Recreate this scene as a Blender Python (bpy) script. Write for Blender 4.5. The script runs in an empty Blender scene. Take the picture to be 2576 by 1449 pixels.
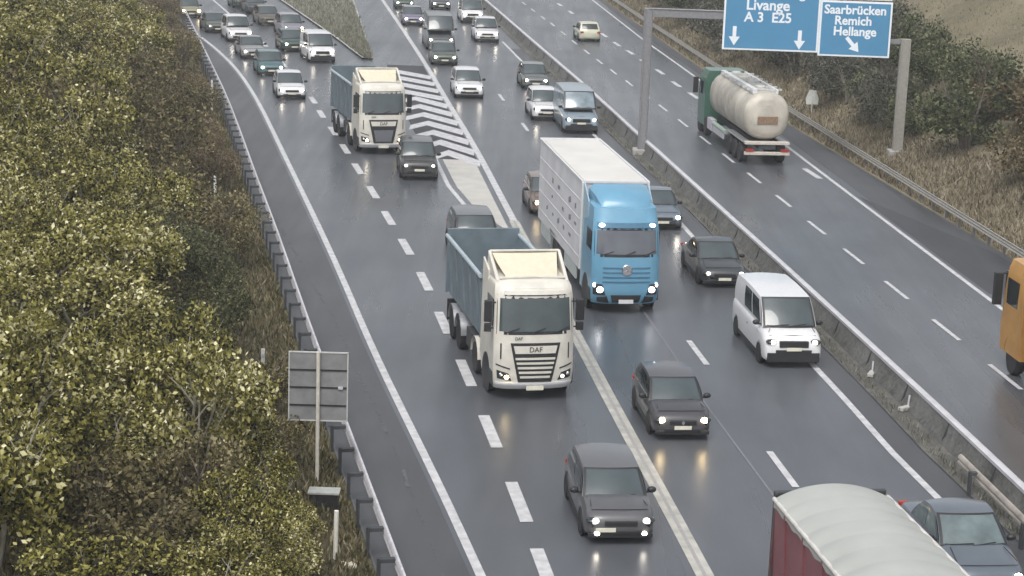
import bpy, bmesh, math, random
import numpy as np
from mathutils import Vector, Matrix, Euler
PI = math.pi
R = math.radians
random.seed(7)
S = bpy.context.scene
C = S.collection

# ------------------------------------------------------------------ camera, world, sun, exposure
F, CX, CY, H = 4950.0, 1288.0, 724.5, 17.2
PITCH, ROLL = R(13.26), R(2.0)
cam_d = bpy.data.cameras.new('camera'); cam = bpy.data.objects.new('camera', cam_d); C.objects.link(cam)
CR = Matrix.Rotation(PI/2 - PITCH, 3, 'X') @ Matrix.Rotation(ROLL, 3, 'Z')
cam.matrix_world = Matrix.Translation((0, 0, H)) @ CR.to_4x4()
cam_d.sensor_width = 36; cam_d.lens = 36*F/2576; cam_d.clip_start = .5; cam_d.clip_end = 3000
S.camera = cam
SUN_EL, SUN_AZ = R(58), R(200)
w = bpy.data.worlds.new('World'); S.world = w; w.use_nodes = True
nt = w.node_tree; nt.nodes.clear()
sky = nt.nodes.new('ShaderNodeTexSky'); sky.sky_type = 'NISHITA'; sky.sun_disc = False
sky.sun_elevation = SUN_EL; sky.sun_rotation = SUN_AZ; sky.dust_density = 4; sky.air_density = 1.0
hs = nt.nodes.new('ShaderNodeHueSaturation'); hs.inputs['Saturation'].default_value = .22; hs.inputs['Value'].default_value = 1.0
bg = nt.nodes.new('ShaderNodeBackground'); bg.inputs['Strength'].default_value = .15
wo = nt.nodes.new('ShaderNodeOutputWorld')
nt.links.new(sky.outputs[0], hs.inputs['Color']); nt.links.new(hs.outputs[0], bg.inputs['Color']); nt.links.new(bg.outputs[0], wo.inputs[0])
sd = bpy.data.lights.new('sun', 'SUN'); sd.energy = .9; sd.angle = R(30); sd.color = (1, .97, .93)
so = bpy.data.objects.new('sun', sd); C.objects.link(so)
so.rotation_euler = (PI/2 - SUN_EL, 0, PI - SUN_AZ + PI)
so.rotation_euler = Vector((math.sin(SUN_AZ)*math.cos(SUN_EL), math.cos(SUN_AZ)*math.cos(SUN_EL), math.sin(SUN_EL))).to_track_quat('Z', 'Y').to_euler()
S.view_settings.view_transform = 'Standard'; S.view_settings.look = 'None'
S.view_settings.exposure = 0.45; S.view_settings.gamma = 1; S.view_settings.use_curve_mapping = False
S.render.engine = 'CYCLES'; S.cycles.max_bounces = 6

# ------------------------------------------------------------------ survey: photo measurement -> ground position
def G(px, py, h=0.0):
    d = CR @ Vector(((px-CX)/F, -(py-CY)/F, -1))
    t = (h-H)/d.z
    return Vector((d.x*t, d.y*t, h))
CRT = CR.transposed()
def P(x, y, z):
    c = CRT @ Vector((x, y, z-H))
    return CX + F*c.x/-c.z, CY - F*c.y/-c.z
def line(pts, h=0.0):
    w_ = sorted([G(a, b, h) for a, b in pts], key=lambda q: q.y)
    return [(q.y, q.x) for q in w_]
def at(ln, y):
    if y <= ln[0][0]: a, b = ln[0], ln[1]
    elif y >= ln[-1][0]: a, b = ln[-2], ln[-1]
    else:
        for i in range(len(ln)-1):
            if ln[i][0] <= y <= ln[i+1][0]: a, b = ln[i], ln[i+1]; break
    t = (y-a[0])/(b[0]-a[0]); return a[1]+(b[1]-a[1])*t
def smooth(ln, step=3, it=6, y0=None, y1=None):
    y0 = ln[0][0] if y0 is None else y0; y1 = ln[-1][0] if y1 is None else y1
    n = int((y1-y0)/step)+1; ys = [y0+(y1-y0)*i/n for i in range(n+1)]; xs = [at(ln, y) for y in ys]
    for _ in range(it): xs = [xs[0]]+[(xs[i-1]+2*xs[i]+xs[i+1])/4 for i in range(1, n)]+[xs[-1]]
    return list(zip(ys, xs))
def tangent(ln, y):
    d = Vector((at(ln, y+2)-at(ln, y-2), 4, 0)); return d.normalized()
vp = G(745, -440).normalized()
MAIN = -(CR @ Vector(((745-CX)/F, (462+CY)/F, -1))); MAIN = Vector((-MAIN.x, -MAIN.y, 0)).normalized()   # main road, away

L_edge = smooth(line([(479,73),(554,130),(604,182),(654,262),(699,357),(760,482),(859,690),(905,805),(985,990),(1073,1143),(1210,1449)]), y1=230, y0=30)
L_rail = smooth(line([(539,175),(569,237),(614,355),(640,433),(660,483),(693,566),(750,736),(776,805),(811,912),(878,1072),(940,1249),(1016,1449)], .75), y1=230, y0=30)
L_gore = smooth(line([(962,0),(1014,75),(1073,165),(1141,282),(1191,362),(1250,475),(1305,580),(1451,845),(1571,1079),(1637,1192),(1672,1255),(1755,1408),(1776,1449)]), y1=260, y0=30)
L_gore2 = line([(1095,400),(1128,468),(1183,533),(1255,580)])
L_main = line([(1323,165),(1702,551),(1749,603),(2044,917),(2127,1006),(2240,1134),(2362,1256)])
L_med = line([(1231,8),(1341,103),(1466,210),(1601,333),(1641,368),(1811,522),(1971,667),(2214,890),(2343,1009),(2576,1228)], .72)
L_redge = line([(1503,10),(1618,100),(1765,205),(2080,445),(2276,593),(2516,774)])
L_rrail = smooth(line([(1555,0),(1618,42),(1710,100),(1815,168),(1978,262),(2133,358),(2237,421),(2394,519),(2546,612)], .75), y1=260)
L_rasph = smooth(line([(1560,30),(1810,205),(2080,372),(2276,490),(2521,637)]), y1=260)
L_isl = line([(762,40),(842,95),(914,150)]); L_isr = line([(887,0),(904,50),(919,95),(937,150)])
L_seam = line([(1228,245),(1316,362),(1682,872),(1771,1012),(1927,1222)])

# ------------------------------------------------------------------ materials
def rgb(c): return (c[0], c[1], c[2], 1)
MATS = {}
def mat(name, col, rough=.5, metal=0, noise=.12, nscale=6, emit=None, es=0, coat=0, bump=0, spec=.5):
    if name in MATS: return MATS[name]
    m = bpy.data.materials.new(name); m.use_nodes = True; n = m.node_tree; b = n.nodes['Principled BSDF']
    b.inputs['Roughness'].default_value = rough; b.inputs['Metallic'].default_value = metal
    b.inputs['Specular IOR Level'].default_value = spec
    b.inputs['Coat Weight'].default_value = coat; b.inputs['Coat Roughness'].default_value = .08
    tc = n.nodes.new('ShaderNodeTexCoord'); nz = n.nodes.new('ShaderNodeTexNoise'); nz.inputs['Scale'].default_value = nscale
    nz.inputs['Detail'].default_value = 5
    n.links.new(tc.outputs['Object'], nz.inputs['Vector'])
    cr = n.nodes.new('ShaderNodeValToRGB')
    cr.color_ramp.elements[0].position = .3; cr.color_ramp.elements[1].position = .7
    cr.color_ramp.elements[0].color = rgb([x*(1-noise) for x in col]); cr.color_ramp.elements[1].color = rgb([min(1, x*(1+noise)) for x in col])
    n.links.new(nz.outputs['Fac'], cr.inputs[0]); n.links.new(cr.outputs[0], b.inputs['Base Color'])
    if bump:
        bp = n.nodes.new('ShaderNodeBump'); bp.inputs['Strength'].default_value = bump; bp.inputs['Distance'].default_value = .02
        n.links.new(nz.outputs['Fac'], bp.inputs['Height']); n.links.new(bp.outputs[0], b.inputs['Normal'])
    if emit:
        b.inputs['Emission Color'].default_value = rgb(emit); b.inputs['Emission Strength'].default_value = es
    MATS[name] = m; return m
def asphalt(name, col, rlo, rhi, tint=.25):
    m = bpy.data.materials.new(name); m.use_nodes = True; n = m.node_tree; b = n.nodes['Principled BSDF']
    tc = n.nodes.new('ShaderNodeTexCoord')
    def noise(scale, det, stretch):
        mp = n.nodes.new('ShaderNodeMapping'); mp.inputs['Rotation'].default_value = (0, 0, R(-6.5)); mp.inputs['Scale'].default_value = stretch
        nz = n.nodes.new('ShaderNodeTexNoise'); nz.inputs['Scale'].default_value = scale; nz.inputs['Detail'].default_value = det
        n.links.new(tc.outputs['Object'], mp.inputs[0]); n.links.new(mp.outputs[0], nz.inputs['Vector']); return nz
    a = noise(1.0, 4, (1.1, .045, 1)); c = noise(60, 3, (1, 1, 1)); e = noise(.12, 4, (1, .5, 1)); d = noise(.8, 5, (1, .35, 1))
    def add(x, y, fx, fy):
        q = n.nodes.new('ShaderNodeMath'); q.operation = 'MULTIPLY_ADD'; q.inputs[1].default_value = fx; n.links.new(x, q.inputs[0])
        if isinstance(y, float): q.inputs[2].default_value = y
        else: n.links.new(y, q.inputs[2])
        return q.outputs[0]
    s = add(a.outputs['Fac'], 0.0, .4, 0); s = add(c.outputs['Fac'], s, .22, 0); s = add(d.outputs['Fac'], s, .38, 0)
    cr = n.nodes.new('ShaderNodeValToRGB'); cr.color_ramp.elements[0].position = .36; cr.color_ramp.elements[1].position = .64
    cr.color_ramp.elements[0].color = rgb([x*(1-tint) for x in col]); cr.color_ramp.elements[1].color = rgb([x*(1+tint) for x in col])
    n.links.new(s, cr.inputs[0]); n.links.new(cr.outputs[0], b.inputs['Base Color'])
    mr = n.nodes.new('ShaderNodeMapRange'); mr.inputs[1].default_value = .35; mr.inputs[2].default_value = .65
    mr.inputs[3].default_value = rlo; mr.inputs[4].default_value = rhi
    s2 = add(a.outputs['Fac'], 0.0, .5, 0); s2 = add(e.outputs['Fac'], s2, .5, 0)
    n.links.new(s2, mr.inputs[0]); n.links.new(mr.outputs[0], b.inputs['Roughness'])
    bp = n.nodes.new('ShaderNodeBump'); bp.inputs['Strength'].default_value = .15; bp.inputs['Distance'].default_value = .004
    n.links.new(c.outputs['Fac'], bp.inputs['Height']); n.links.new(bp.outputs[0], b.inputs['Normal'])
    return m
def soil(name, cols, scale=1.5, fine=18):
    m = bpy.data.materials.new(name); m.use_nodes = True; n = m.node_tree; b = n.nodes['Principled BSDF']; b.inputs['Roughness'].default_value = .95
    tc = n.nodes.new('ShaderNodeTexCoord')
    z = []
    for s, dt in ((scale, 6), (fine, 8)):
        nz = n.nodes.new('ShaderNodeTexNoise'); nz.inputs['Scale'].default_value = s; nz.inputs['Detail'].default_value = dt; nz.inputs['Roughness'].default_value = .7
        n.links.new(tc.outputs['Object'], nz.inputs['Vector']); z.append(nz)
    mx = n.nodes.new('ShaderNodeMath'); mx.operation = 'ADD'; n.links.new(z[0].outputs['Fac'], mx.inputs[0]); n.links.new(z[1].outputs['Fac'], mx.inputs[1])
    ml = n.nodes.new('ShaderNodeMath'); ml.operation = 'MULTIPLY'; ml.inputs[1].default_value = .5; n.links.new(mx.outputs[0], ml.inputs[0])
    cr = n.nodes.new('ShaderNodeValToRGB'); el = cr.color_ramp.elements
    el[0].position = .36; el[1].position = .64; el[0].color = rgb(cols[0]); el[1].color = rgb(cols[-1])
    for i, c in enumerate(cols[1:-1]): e = el.new(.36+.28*(i+1)/(len(cols)-1)); e.color = rgb(c)
    n.links.new(ml.outputs[0], cr.inputs[0]); n.links.new(cr.outputs[0], b.inputs['Base Color'])
    bp = n.nodes.new('ShaderNodeBump'); bp.inputs['Strength'].default_value = .8; bp.inputs['Distance'].default_value = .1
    n.links.new(ml.outputs[0], bp.inputs['Height']); n.links.new(bp.outputs[0], b.inputs['Normal'])
    return m
def leafmat(name, cols, trans=.25, rough=.55):
    m = bpy.data.materials.new(name); m.use_nodes = True; n = m.node_tree; b = n.nodes['Principled BSDF']; b.inputs['Roughness'].default_value = rough; b.inputs['Specular IOR Level'].default_value = .2
    g = n.nodes.new('ShaderNodeNewGeometry'); cr = n.nodes.new('ShaderNodeValToRGB'); el = cr.color_ramp.elements
    tc = n.nodes.new('ShaderNodeTexCoord'); nz = n.nodes.new('ShaderNodeTexNoise'); nz.inputs['Scale'].default_value = .55; nz.inputs['Detail'].default_value = 2
    oi = n.nodes.new('ShaderNodeObjectInfo')
    n.links.new(tc.outputs['Object'], nz.inputs['Vector'])
    a = n.nodes.new('ShaderNodeMath'); a.operation = 'MULTIPLY_ADD'; a.inputs[1].default_value = .8; a.inputs[2].default_value = -.52
    n.links.new(nz.outputs['Fac'], a.inputs[0])
    a2 = n.nodes.new('ShaderNodeMath'); a2.operation = 'ADD'; n.links.new(g.outputs['Random Per Island'], a2.inputs[0]); n.links.new(a.outputs[0], a2.inputs[1])
    a3 = n.nodes.new('ShaderNodeMath'); a3.operation = 'MULTIPLY_ADD'; a3.inputs[1].default_value = .22; n.links.new(oi.outputs['Random'], a3.inputs[0]); n.links.new(a2.outputs[0], a3.inputs[2])
    el[0].position = 0; el[1].position = 1; el[0].color = rgb(cols[0]); el[1].color = rgb(cols[-1])
    for i, c in enumerate(cols[1:-1]): e = el.new((i+1)/(len(cols)-1)); e.color = rgb(c)
    n.links.new(a3.outputs[0], cr.inputs[0]); n.links.new(cr.outputs[0], b.inputs['Base Color'])
    t = n.nodes.new('ShaderNodeBsdfTranslucent'); mx = n.nodes.new('ShaderNodeMixShader'); mx.inputs[0].default_value = trans
    n.links.new(cr.outputs[0], t.inputs['Color']); n.links.new(b.outputs[0], mx.inputs[1]); n.links.new(t.outputs[0], mx.inputs[2])
    n.links.new(mx.outputs[0], n.nodes['Material Output'].inputs[0])
    return m
M_road = asphalt('wet_asphalt', (.078,.084,.095), .22, .42, .24)
M_shld = asphalt('shoulder_asphalt', (.060,.062,.068), .35, .55, .25)
M_mark = mat('road_paint', (.50,.50,.51), .45, noise=.22, nscale=3)
M_markw = mat('worn_paint', (.42,.41,.38), .5, noise=.3, nscale=2.5)
M_marky = mat('dirty_line_paint', (.42,.41,.37), .45, noise=.25, nscale=2)
M_gorep = mat('gore_paint', (.47,.455,.42), .5, noise=.1, nscale=1)
M_seam = mat('seam', (.17,.17,.19), .4)
M_steel = mat('galvanised', (.42,.43,.45), .4, .6, .15)
M_steelw = mat('pale_steel', (.58,.57,.60), .45, .2, .15)
M_post = mat('dark_post', (.16,.16,.17), .6, .3)
M_tyre = mat('tyre', (.018,.018,.02), .7)
M_rim = mat('rim', (.35,.36,.38), .3, .8)
M_glass = mat('window_glass', (.022,.028,.03), .06, 0, .1, 1, spec=.7)
M_screen = mat('windscreen_glass', (.055,.072,.078), .06, 0, .22, 1.1, spec=.8)
M_black = mat('black_plastic', (.02,.02,.022), .5)
M_dark = mat('dark_metal', (.06,.065,.07), .55, .3)
M_chrome = mat('chrome', (.6,.6,.62), .2, .9)
M_plate = mat('number_plate', (.72,.70,.58), .4)
M_lens = mat('headlight_on', (1,.96,.88), .3, emit=(1,.90,.76), es=22)
M_lensy = mat('headlight_warm', (1,.8,.5), .3, emit=(1,.74,.38), es=26)
M_lensd = mat('headlight_dim', (.8,.8,.8), .2, emit=(1,.95,.88), es=1.2)
M_lensbig = mat('running_lamp', (1,.97,.9), .3, emit=(.95,.97,1), es=9)
M_red = mat('tail_lamp', (.35,.03,.02), .3)
M_white = mat('white_paint', (.66,.66,.67), .3, coat=.5, noise=.05)
M_cream = mat('cream_paint', (.62,.595,.53), .4, coat=.3, noise=.10, nscale=2.5)
M_creamd = mat('cream_shell', (.66,.60,.46), .45, noise=.06)
def paint(name, c, rough=.35): return mat(name, c, rough, .0, .06, 3, coat=.6)

# ------------------------------------------------------------------ mesh builder
class MB:
    def __init__(s): s.v = []; s.f = []
    def grid(s, fn, nu, nv, closed=False):
        o = len(s.v)
        for i in range(nu+1):
            for j in range(nv+1): s.v.append(tuple(fn(i/nu, j/nv)))
        for i in range(nu):
            for j in range(nv):
                a = o+i*(nv+1)+j; s.f.append((a, a+1, a+nv+2, a+nv+1))
        return s
    def loft(s, secs, caps=True):
        o = len(s.v); n = len(secs[0])
        for q in secs: s.v += [tuple(p) for p in q]
        for i in range(len(secs)-1):
            for j in range(n):
                a = o+i*n+j; b = o+i*n+(j+1) % n; s.f.append((a, b, b+n, a+n))
        if caps:
            s.f.append(tuple(range(o, o+n))); s.f.append(tuple(range(o+(len(secs)-1)*n, o+len(secs)*n))[::-1])
        return s
    def box(s, c, d, rx=0, ry=0, rz=0):
        m = Euler((rx, ry, rz)).to_matrix(); o = len(s.v)
        for x in (-.5, .5):
            for y in (-.5, .5):
                for z in (-.5, .5): s.v.append(tuple(Vector(c)+m @ Vector((x*d[0], y*d[1], z*d[2]))))
        for q in ((0,1,3,2),(4,6,7,5),(0,4,5,1),(2,3,7,6),(0,2,6,4),(1,5,7,3)): s.f.append(tuple(o+k for k in q))
        return s
    def hexa(s, p):          # 8 points, bottom ring then top ring
        o = len(s.v); s.v += [tuple(q) for q in p]
        for q in ((3,2,1,0),(4,5,6,7),(0,1,5,4),(1,2,6,5),(2,3,7,6),(3,0,4,7)): s.f.append(tuple(o+k for k in q))
        return s
    def tube(s, pts, rad, n=8):
        pts = [Vector(p) for p in pts]; rs = rad if isinstance(rad, (list, tuple)) else [rad]*len(pts); secs = []
        for i, p in enumerate(pts):
            d = (pts[min(i+1, len(pts)-1)]-pts[max(i-1, 0)]).normalized()
            a = d.orthogonal().normalized() if i == 0 else (a - d*a.dot(d)).normalized()
            b = d.cross(a); secs.append([p+(a*math.cos(2*PI*k/n)+b*math.sin(2*PI*k/n))*rs[i] for k in range(n)])
        return s.loft(secs)
    def lathe(s, prof, c, n=20, axis='y'):
        secs = []
        for r, t in prof:
            ring = []
            for k in range(n):
                a = 2*PI*k/n
                ring.append((c[0]+r*math.cos(a), c[1]+t, c[2]+r*math.sin(a)) if axis == 'y' else ((c[0]+t, c[1]+r*math.cos(a), c[2]+r*math.sin(a)) if axis == 'x' else (c[0]+r*math.cos(a), c[1]+r*math.sin(a), c[2]+t)))
            secs.append(ring)
        return s.loft(secs)
    def ell(s, c, r, rz=0, ry=0, n=12, m_=7):
        M = Euler((0, ry, rz)).to_matrix(); secs = []
        for i in range(1, m_):
            t = PI*i/m_; secs.append([Vector(c)+M @ Vector((r[0]*math.cos(t), r[1]*math.sin(t)*math.cos(2*PI*k/n), r[2]*math.sin(t)*math.sin(2*PI*k/n))) for k in range(n)])
        return s.loft(secs)
    def build(s, name, m, parent=None, smooth=30, bevel=0):
        me = bpy.data.meshes.new(name); me.from_pydata(s.v, [], s.f)
        bm = bmesh.new(); bm.from_mesh(me); bmesh.ops.recalc_face_normals(bm, faces=bm.faces); bm.to_mesh(me); bm.free()
        me.materials.append(m)
        if smooth:
            me.polygons.foreach_set('use_smooth', [True]*len(me.polygons)); me.set_sharp_from_angle(angle=R(smooth))
        o = bpy.data.objects.new(name, me); C.objects.link(o)
        if parent: o.parent = parent
        if bevel:
            b = o.modifiers.new('bevel', 'BEVEL'); b.width = bevel; b.segments = 2; b.limit_method = 'ANGLE'
        return o
def tag(o, label=None, cat=None, group=None, kind=None):
    for k, v in (('label', label), ('category', cat), ('group', group), ('kind', kind)):
        if v: o[k] = v
    return o
def empty(name, label=None, cat=None, group=None, loc=(0,0,0), rz=0):
    o = bpy.data.objects.new(name, None); C.objects.link(o); o.location = loc; o.rotation_euler = (0,0,rz); o.empty_display_size = .3
    return tag(o, label, cat, group)
def text_mesh(txt, size, name, m, parent, loc, rot, ext=.004, bold=.0, align='CENTER'):
    cu = bpy.data.curves.new(name, 'FONT'); cu.body = txt; cu.size = size; cu.extrude = ext; cu.align_x = align; cu.align_y = 'CENTER'; cu.offset = bold; cu.resolution_u = 3
    t = bpy.data.objects.new('tmp', cu); C.objects.link(t); bpy.context.view_layer.update()
    me = bpy.data.meshes.new_from_object(t.evaluated_get(bpy.context.evaluated_depsgraph_get())); bpy.data.objects.remove(t); bpy.data.curves.remove(cu)
    me.materials.clear(); me.materials.append(m); me.name = name
    o = bpy.data.objects.new(name, me); C.objects.link(o); o.parent = parent; o.location = loc; o.rotation_euler = rot; return o

# ------------------------------------------------------------------ ground, roads, markings
def strip(name, fl, fr, y0, y1, z, m, step=3, kind='structure', nx=1, parent=None):
    b = MB(); n = max(1, int((y1-y0)/step))
    def fn(u, v):
        y = y0+(y1-y0)*u; a, c = fl(y), fr(y); x = a+(c-a)*v; return (x, y, z(x, y) if callable(z) else z)
    b.grid(fn, n, nx); o = b.build(name, m, parent, smooth=0)
    if kind: o['kind'] = kind
    return o
M_ground = soil('ground_soil', [(.05,.05,.03),(.10,.09,.05),(.14,.12,.07)], .3)
g = MB().grid(lambda u, v: (-1200+2400*u, -300+2800*v, -.06), 8, 8).build('ground', M_ground, None, 0); g['kind'] = 'structure'
lx = lambda y: at(L_rail, y)-.35
rx_ = lambda y: at(L_rasph, y)
strip('road', lx, rx_, 28, 300, 0.0, M_road, 3, nx=6)
strip('hard_shoulder', lambda y: at(L_rail, y)-.3, lambda y: at(L_edge, y)-.25, 28, 232, .004, M_shld, 2)
strip('hard_shoulder', lambda y: at(L_redge, y)+.6, rx_, 60, 260, .004, M_shld, 3)
M_grass = soil('verge_grass', [(.045,.05,.025),(.09,.095,.05),(.16,.15,.10)], 1.2, 25)
M_gravel = soil('median_gravel', [(.05,.05,.047),(.11,.108,.10),(.22,.21,.19)], .8, 30)
strip('median', lambda y: at(L_main, y)+.95, lambda y: max(at(L_main, y)+1.0, at(L_med, y)+.25), 30, 190, lambda x, y: .03, M_gravel, 3)
strip('median_shoulder', lambda y: at(L_main, y)+.12, lambda y: at(L_main, y)+.95, 30, 155, .004, M_shld, 3)
iy0 = G(930, 150).y
strip('grass_island', lambda y: at(L_isl, y), lambda y: max(at(L_isl, y)+.05, at(L_isr, y)), iy0, 230, .10, soil('island_soil', [(.10,.10,.075),(.19,.185,.15),(.28,.27,.23)], .6, 14), 2)

def mark(name, ln, y0, y1, wd, m=M_mark, z=.010, parent=None, step=2.0):
    return strip(name, lambda y: at(ln, y)-wd/2, lambda y: at(ln, y)+wd/2, y0, y1, z, m, step)
mark('edge_line', L_edge, 30, 232, .24)
mark('merge_line', L_gore, 30, 86, .44, M_marky); mark('merge_line', L_gore, 86, 230, .32, M_mark)
mark('merge_line_seam', L_gore, 30, 86, .10, mat('line_gap', (.32,.31,.30), .5), z=.014)
mark('edge_line', L_main, 30, 100, .22); mark('edge_line', L_main, 100, 160, .2)
mark('edge_line', [(y, x+.75) for y, x in L_med], 30, 230, .2)
mark('edge_line', L_redge, 50, 230, .2)
mark('ramp_line', line([(520,-14),(536,0),(579,37),(612,62)]), G(612,62).y, 222, .22); mark('lane_seam', L_seam, 30, 150, .06, M_seam)
mark('kerb_line', L_isl, iy0, 215, .18, M_markw, z=.14)
mark('kerb_line', L_isr, iy0, 215, .12, M_markw, z=.14)
chl0 = line([(985,196),(1005,250),(1040,330),(1072,370),(1105,410)])
# gore area: pale surface with solid border lines, chevrons behind it
gy0, gy1 = G(1255, 590).y, G(1095, 400).y
strip('gore_area', lambda y: at(L_gore2, y)+.38, lambda y: at(L_gore, y)-.42, gy0, gy1, .007, M_gorep, 1.5)
mark('gore_line', L_gore2, gy0, gy1+1, .22)
strip('road_patch', lambda y: at(chl0, y), lambda y: at(L_gore, y)-.25, gy1+.05, gy1+40, .0035, asphalt('dark_asphalt', (.028,.029,.032), .5, .7, .25), 2)
b = MB()
chl = line([(985,196),(1005,250),(1040,330),(1072,370),(1105,410)])
for k in range(11):
    yb = gy1 + 1.2 + k*3.45
    xl, xr = at(chl, yb), at(L_gore, yb-3.2)-.3
    f = .30 if k < 7 else .04; xm = xl + (xr-xl)*f; bw = 1.85; rise = 1.9 if k < 7 else .1
    for (xa, ya, xb_, yb2) in ((xl, yb-rise, xm, yb), (xm, yb, xr, yb-3.2)):
        o = len(b.v); b.v += [(xa, ya, .011), (xb_, yb2, .011), (xb_, yb2+bw, .011), (xa, ya+bw, .011)]; b.f.append((o, o+1, o+2, o+3))
b.build('chevron_marking', M_mark, None, 0)['kind'] = 'structure'
def dashes(name, pts, length, wd, m=M_mark, dirn=None, kind='structure'):
    b = MB(); w_ = [G(*p) for p in pts]; ln = sorted([(q.y, q.x) for q in w_])
    for q in w_:
        t = dirn or tangent(ln, q.y); s_ = Vector((t.y, -t.x, 0))*wd/2; h_ = t*length/2; o = len(b.v)
        for c in (q-h_-s_, q-h_+s_, q+h_+s_, q+h_-s_): b.v.append((c.x, c.y, .012))
        b.f.append((o, o+1, o+2, o+3))
    ob = b.build(name, m, None, 0); ob['kind'] = kind; return ob
dashes('ramp_lane_dashes', [(665,112),(688,135),(712,162),(735,190),(760,222),(787,252),(808,287),(838,330),(868,375),(900,425),(938,484),(977,549),(1021,621),(1068,708),(1115,812),(1172,938),(1233,1085),(1305,1262),(1372,1440)], 3.1, .34, M_mark)
dashes('main_lane_dashes', [(1261,245),(1321,320),(1393,413),(1480,529),(1594,680),(1755,887),(1968,1180)], 3.1, .2, M_mark, MAIN)
dashes('far_lane_dashes', [(1318,9),(1341,26),(1366,45),(1390,62),(1417,84),(1445,107),(1476,131),(1508,155),(1543,181),(1583,210),(1624,240),(1668,272),(1718,310),(1774,353),(1832,398),(1897,448),(1971,506),(2054,573),(2147,645),(2255,730),(2380,830),(2528,948)], 3.0, .17, M_mark, MAIN)
dashes('exit_lane_dashes', [(1408,12),(1436,31),(1478,60),(1520,89),(1551,111),(1585,132),(1621,156),(1660,181),(1701,212),(1745,241),(1790,270),(1840,303),(1895,340),(2043,437)], 3.0, .32, M_mark)

strip('road_patch', lambda y: at(L_redge, y)+.3, lambda y: min(rx_(y)-.3, at(L_redge, y)+.3+(G(2150,495).y-y)*.22), G(2500,740).y, G(2150,495).y, .0075, asphalt('patch_asphalt', (.045,.046,.052), .45, .6, .25), 1.5)
b = MB(); rdm = random.Random(5); Lw = line([(700,560),(790,720),(843,805),(878,894),(963,1063),(1020,1205),(1065,1316),(1110,1430)])
y = 38.0
while y < 84:
    l_ = rdm.uniform(.3, 1.6); wd = rdm.uniform(.03, .09); o = len(b.v); x0_, x1_ = at(Lw, y)+rdm.uniform(-.05, .05), at(Lw, y+l_)+rdm.uniform(-.05, .05)
    b.v += [(x0_-wd, y, .012), (x0_+wd, y, .012), (x1_+wd*.6, y+l_, .012), (x1_-wd*.6, y+l_, .012)]; b.f.append((o, o+1, o+2, o+3)); y += l_+rdm.uniform(.1, 1.2)
b.build('worn_line', mat('worn_line', (.085,.085,.09), .6, noise=.4), None, 0)['kind'] = 'structure'
# hillsides
def lh(d, x, y):
    if d < .6: return -.03+.12*d
    return .05+min(9.0, .34*(d-.6)) + .25*math.sin(x*.5+y*.23)*min(1, d/4)
def left_z(x, y): return lh(at(L_rail, y)-.3-x, x, y)
def rh(d, x, y):
    if d < 1.2: return -.02+.08*d
    return .08+min(14, .42*(d-1.2))+.3*math.sin(x*.4+y*.19)*min(1, d/4)
def right_z(x, y): return rh(x-at(L_rasph, y), x, y)
M_lh = soil('hill_litter', [(.035,.036,.018),(.09,.078,.04),(.17,.14,.085)], .5, 12)
M_rh = soil('dry_bank', [(.07,.065,.035),(.17,.145,.09),(.27,.235,.16)], .12, 8)
b = MB(); b.grid(lambda u, v: (lambda y, d: (at(L_rail, y)-.3-d, y, lh(d, at(L_rail, y)-.3-d, y)))(25+330*u, 70*v*v), 130, 34)
b.build('hillside', M_lh)['kind'] = 'structure'
b = MB(); b.grid(lambda u, v: (lambda y, d: (at(L_rasph, y)+d, y, rh(d, at(L_rasph, y)+d, y)))(55+300*u, 90*v*v), 120, 34)
b.build('embankment', M_rh)['kind'] = 'structure'

# ------------------------------------------------------------------ guardrails
def guardrail(ln, y0, y1, label, side, step, hh=.75, m=M_steelw, off=.42, kind=None):
    root = empty('guardrail', label, 'guardrail', 'guardrails along the motorway', (at(ln, (y0+y1)/2), (y0+y1)/2, 0)); ox, oy = root.location.x, root.location.y
    prof = [(-.03,-.31),(.0,-.30),(.05,-.25),(.05,-.20),(-.01,-.155),(.05,-.11),(.05,-.06),(0,-.0),(-.05,.0),(-.05,-.02),(-.02,-.04),(.02,-.08),(-.04,-.155),(.02,-.23),(-.03,-.28)]
    if kind: prof = [(-.05,-.13),(.05,-.13),(.07,-.07),(.05,0),(-.05,0),(-.07,-.07)]
    if kind:
        q_ = MB(); y = y0; sc_ = []
        while y <= y1:
            t = tangent(ln, y); nrm = Vector((t.y, -t.x, 0)); p = Vector((at(ln, y)-ox, y-oy, 0)); sc_.append([p+nrm*(-.18+a)+Vector((0, 0, z)) for a, z in ((-.02,.40),(.02,.40),(.02,.49),(-.02,.49))]); y += 2.0
        q_.loft(sc_).build('lower_rail', mat('grey_rail', (.21,.21,.215), .6, .2, .25), root, 40)
    secs = []; y = y0; pl = 0; posts = []; last = None
    while y <= y1:
        t = tangent(ln, y); nrm = Vector((t.y, -t.x, 0)); p = Vector((at(ln, y)-ox, y-oy, 0))
        secs.append([p+nrm*(-side*a)*1.0+Vector((0, 0, hh+z)) for a, z in prof])
        y += 2.0
    MB().loft(secs).build('rail', m, root, 40)
    me = None; y = y0+.5; n = 0
    while y < y1 and n < 98:
        t = tangent(ln, y); a = math.atan2(t.y, t.x)
        if me is None:
            q = MB(); q.box((0, off*side, hh/2-.05), (.12, .08, hh+.1)).box((0, off*side*.55, hh-.06), (.16, off*.9, .09)); o = q.build('post', M_dark if side > 0 else M_post, root); me = o
        else: o = me.copy(); C.objects.link(o); o.parent = root
        o.location = (at(ln, y)-ox, y-oy, 0); o.rotation_euler = (0, 0, a); y += step; n += 1
    return root
guardrail(L_rail, 34, 226, 'long pale steel guardrail with dark spacer posts below the leafy left hillside', 1, 2.0)
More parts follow.
